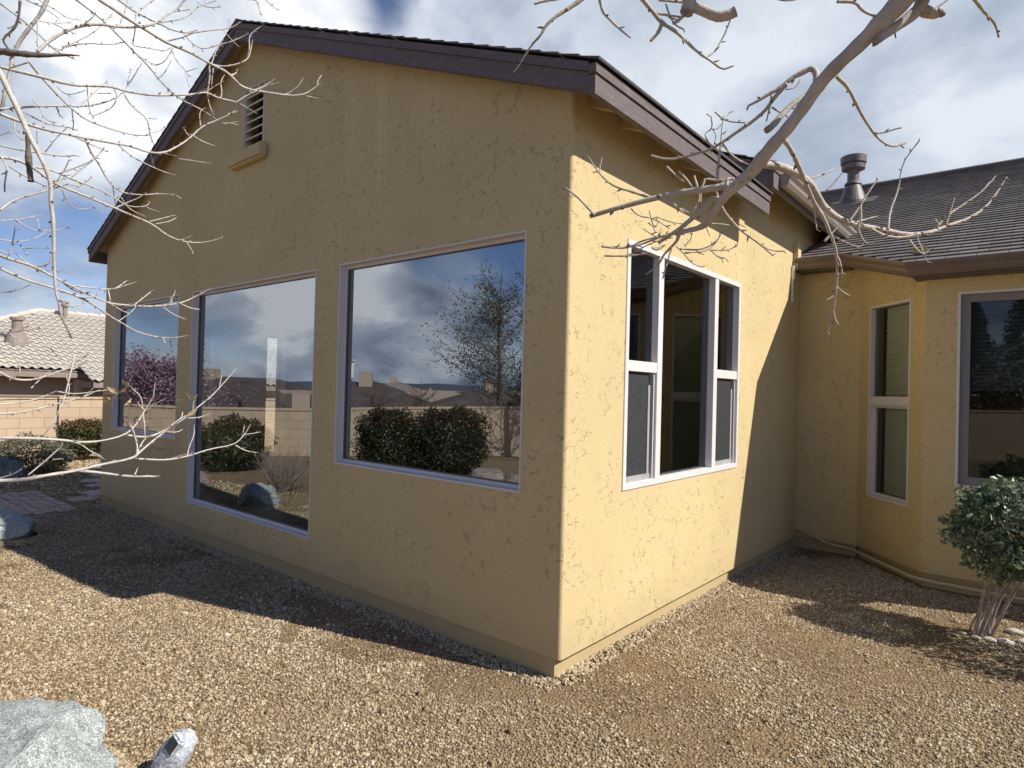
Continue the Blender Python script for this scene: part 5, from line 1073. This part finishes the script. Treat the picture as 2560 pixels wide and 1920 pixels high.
# ------------------------------------------------------------------ neighbouring house with tiled roof
NH = thing('neighbour_house', (-20, 4, -.9), 'neighbouring house with pale clay barrel tile roof beyond the block wall', 'house')
def tile_roof(mb, E0, along, upv, width, length, pitch=.21, rowh=.34, amp=.045, clip=None):
    n = upv.cross(along).normalized(); n = n if n.z > 0 else -n
    cols = int(width/pitch); rows = int(length/rowh); seg = 8
    for j in range(rows):
        s0, s1 = j*rowh, (j+1)*rowh+.04
        for i in range(cols):
            a0 = i*pitch
            if clip and not clip(a0+pitch/2, s0+rowh/2): continue
            off = rng.uniform(-.006, .006); V = []
            for s_, lift in ((s0, .050), (s1+.03, .006)):
                for k in range(seg+1):
                    t = k/seg; h = amp*math.sin(math.pi*min(1, t/.62)) if t < .62 else -amp*.25*math.sin(math.pi*(t-.62)/.38)
                    V.append(E0+along*(a0+pitch*t)+upv*(s_+off)+n*(h+lift))
            Fc = [(k, k+1, seg+1+k+1, seg+1+k) for k in range(seg)]
            for k in range(seg+1): V.append(V[k]-n*.014)          # thickness of the clay
            Fc += [(k, k+1, 2*(seg+1)+k+1, 2*(seg+1)+k) for k in range(seg)]
            mb.add(V, Fc)
            W_ = [V[k]+upv*.05-n*.004 for k in range(seg+1)]+[V[k]+upv*.05-n*.06 for k in range(seg+1)]  # dark strip set inside the tile end, painting the shade of the hollow
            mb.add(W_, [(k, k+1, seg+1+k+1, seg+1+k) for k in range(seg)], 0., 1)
            continue
            mb.add(V, Fc)
EX, EZ = -19.0, 1.86; sl_ = .41; c2 = 1/math.sqrt(1+sl_*sl_); RL = 5.2
YR = 3.05
b = MB(); upv = Vector((-c2, 0, sl_*c2))
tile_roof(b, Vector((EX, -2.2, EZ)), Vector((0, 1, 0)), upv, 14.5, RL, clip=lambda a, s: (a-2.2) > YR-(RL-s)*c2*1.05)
ro = b.build('roof', [M_TILE, M_STEEL_SHADE], NH, recalc=False, smooth=False)
b = MB(); tx, tz = EX-RL*c2, EZ+RL*sl_*c2
for k in range(26): b.tube([(tx, YR+k*.36, tz+.06), (tx, YR+k*.36+.38, tz+.045)], [.10, .085], 8)
for k in range(15):
    t0, t1 = k/15, (k+1.05)/15; p = Vector((tx, YR, tz+.06)); q = Vector((EX, YR-RL*c2*1.05, EZ+.06)); b.tube([p.lerp(q, t0), p.lerp(q, t1)], [.085, .10], 8)
b.build('ridge_tiles', M_TILE, ro)
b = MB(); b.quad((tx, YR, tz-.02), (EX, YR-RL*c2, EZ-.02), (tx-RL*c2, YR-RL*c2, EZ)); b.quad((tx, YR, tz-.02), (tx, 13, tz-.02), (tx-RL*c2, 13, EZ), (tx-RL*c2, YR-RL*c2, EZ)); b.quad((EX+.02, -2.2, EZ-.03), (EX+.02, 12.3, EZ-.03), (tx, 12.3, tz-.03), (tx, YR, tz-.03)); b.build('roof_deck', M_NFASC, NH, recalc=False)
b = MB(); b.box(EX-.04, EX-.005, -2.2, 3.15, EZ-.22, EZ-.03); b.box(EX-.02, EX+.09, -2.2, 3.15, EZ-.20, EZ-.09); b.build('gutter', M_NFASC, NH)
b = MB(); b.box(EX-8.5, EX-.45, -1.75, 12, -1.5, EZ-.15); b.build('wall', M_NSTUC, NH)
b = MB(); tile_roof(b, Vector((EX+1.15, 2.95, EZ-.30)), Vector((0, 1, 0)), Vector((-.94, 0, .34)).normalized(), 8.0, 1.40); b.build('porch_roof', [M_TILE, M_STEEL_SHADE], NH, recalc=False)
b = MB(); b.box(EX+1.02, EX+1.10, 3.0, 11, EZ-.46, EZ-.30); b.box(EX+.2, EX+1.02, 2.98, 3.06, EZ-.46, EZ-.30); b.box(EX+.95, EX+1.10, 3.9, 4.1, -1.5, EZ-.46); b.build('porch_beam', M_NFASC, NH)
b = MB(); b.box(EX-.3, EX+.1, 2.9, 3.05, -1.5, EZ-.25); b.build('porch_side_wall', M_NSTUC, NH)
p = Vector((EX, 0, EZ))+upv*1.95; b = MB(); b.lathe([(.30, p.z-.08), (.29, p.z+.05), (.17, p.z+.42), (.13, p.z+.44), (.13, p.z+.68), (.18, p.z+.70), (.18, p.z+.78)], p.x, 1.88, 16); b.build('roof_vent', M_NFASC, NH)
p = Vector((EX, 0, EZ))+upv*4.7; b = MB(); b.lathe([(.075, p.z-.1), (.075, p.z+.42), (.12, p.z+.43), (.12, p.z+.50), (.07, p.z+.50), (.11, p.z+.55), (.11, p.z+.60)], p.x, 3.70, 14); b.build('flue_pipe', M_NFASC, NH)

# houses farther off, mirrored in the windows
def far_house(x, y, lx, ly, wz, rz, rot, label, m_roof=M_FROOF):
    t = thing('far_house', (x, y, -1.2), label, 'house', 'far houses mirrored in the windows'); c, s = math.cos(rot), math.sin(rot)
    T = lambda a, b_, z: Vector((x+a*c-b_*s, y+a*s+b_*c, z))
    b = MB(); b.box(-lx/2, lx/2, -ly/2, ly/2, -1.6, wz, T); b.build('wall', M_FWALL, t)
    b = MB(); o_ = .5; h = (lx-ly)/2; P = [T(-lx/2-o_, -ly/2-o_, wz-.1), T(lx/2+o_, -ly/2-o_, wz-.1), T(lx/2+o_, ly/2+o_, wz-.1), T(-lx/2-o_, ly/2+o_, wz-.1), T(-h, 0, rz), T(h, 0, rz)]
    b.add(P, [(0, 1, 5, 4), (2, 3, 4, 5), (1, 2, 5), (3, 0, 4), (3, 2, 1, 0)]); b.build('roof', m_roof, t)
    b = MB()
    for a in (-lx*.28, lx*.22): b.box(a-.6, a+.6, -ly/2-.02, ly/2+.02, -.6, wz-.6, T)
    b.build('window', M_STEEL_SHADE, t)
    b = MB(); q = lx*.12; b.add([T(-q, -ly/2-.55, wz-.05), T(q, -ly/2-.55, wz-.05), T(0, -ly/2-.55, wz+(rz-wz)*.62), T(-q, -ly*.12, wz-.05), T(q, -ly*.12, wz-.05), T(0, -ly*.12, wz+(rz-wz)*.62)], [(0, 1, 2), (5, 4, 3), (0, 2, 5, 3), (1, 4, 5, 2)]); b.build('dormer', M_FWALL, t)
    b = MB(); b.box(lx*.18, lx*.18+.5, -.3, .3, wz, rz+.35, T); b.build('chimney', M_NSTUC, t); b = MB(); b.box(-lx*.3, -lx*.3+.16, -ly*.3, -ly*.3+.16, wz, wz+(rz-wz)*.75, T); b.build('roof_vent', M_NSTUC, t)
    b = MB(); b.box(-lx/2-.53, lx/2+.53, -ly/2-.56, -ly/2-.51, wz-.22, wz-.06, T); b.box(lx/2+.51, lx/2+.56, -ly/2-.5, ly/2+.5, wz-.22, wz-.06, T); b.build('fascia_board', M_NSTUC, t)
far_house(-30, -13.5, 14, 9, .4, 1.95, 1.1, 'dark roofed house mirrored in the tall middle window')
far_house(-23.5, -16.5, 11, 8, .55, 1.95, .75, 'low dark roofed house mirrored behind the hedge bushes')
far_house(-19.5, -20.5, 12, 8, .5, 1.75, .7, 'brown roofed house mirrored at the right of the near picture window')
far_house(-17.3, -8.3, 3.4, 2.4, .45, 1.0, .1, 'small tan gabled shed peeping over the block wall in the tall middle window')
far_house(-45, -36, 16, 10, .2, 2.2, .8, 'pale roofed house far behind the mirrored hedge bushes', M_NFASC)
t = thing('bird_feeder', (-7.6, -3.9, 0), 'white bird feeder on a post mirrored at the left edge of the near picture window', 'bird feeder')
b = MB(); b.tube([(-7.6, -3.9, -.05), (-7.6, -3.9, 1.75)], .022, 6); b.build('pole', M_DTREE, t)
b = MB(); b.lathe([(.03, 1.74), (.055, 1.78), (.06, 2.02), (.03, 2.08), (.09, 2.085), (.09, 2.10)], -7.6, -3.9, 12); b.build('feeder', M_WHITE, t)

# hills on the horizon
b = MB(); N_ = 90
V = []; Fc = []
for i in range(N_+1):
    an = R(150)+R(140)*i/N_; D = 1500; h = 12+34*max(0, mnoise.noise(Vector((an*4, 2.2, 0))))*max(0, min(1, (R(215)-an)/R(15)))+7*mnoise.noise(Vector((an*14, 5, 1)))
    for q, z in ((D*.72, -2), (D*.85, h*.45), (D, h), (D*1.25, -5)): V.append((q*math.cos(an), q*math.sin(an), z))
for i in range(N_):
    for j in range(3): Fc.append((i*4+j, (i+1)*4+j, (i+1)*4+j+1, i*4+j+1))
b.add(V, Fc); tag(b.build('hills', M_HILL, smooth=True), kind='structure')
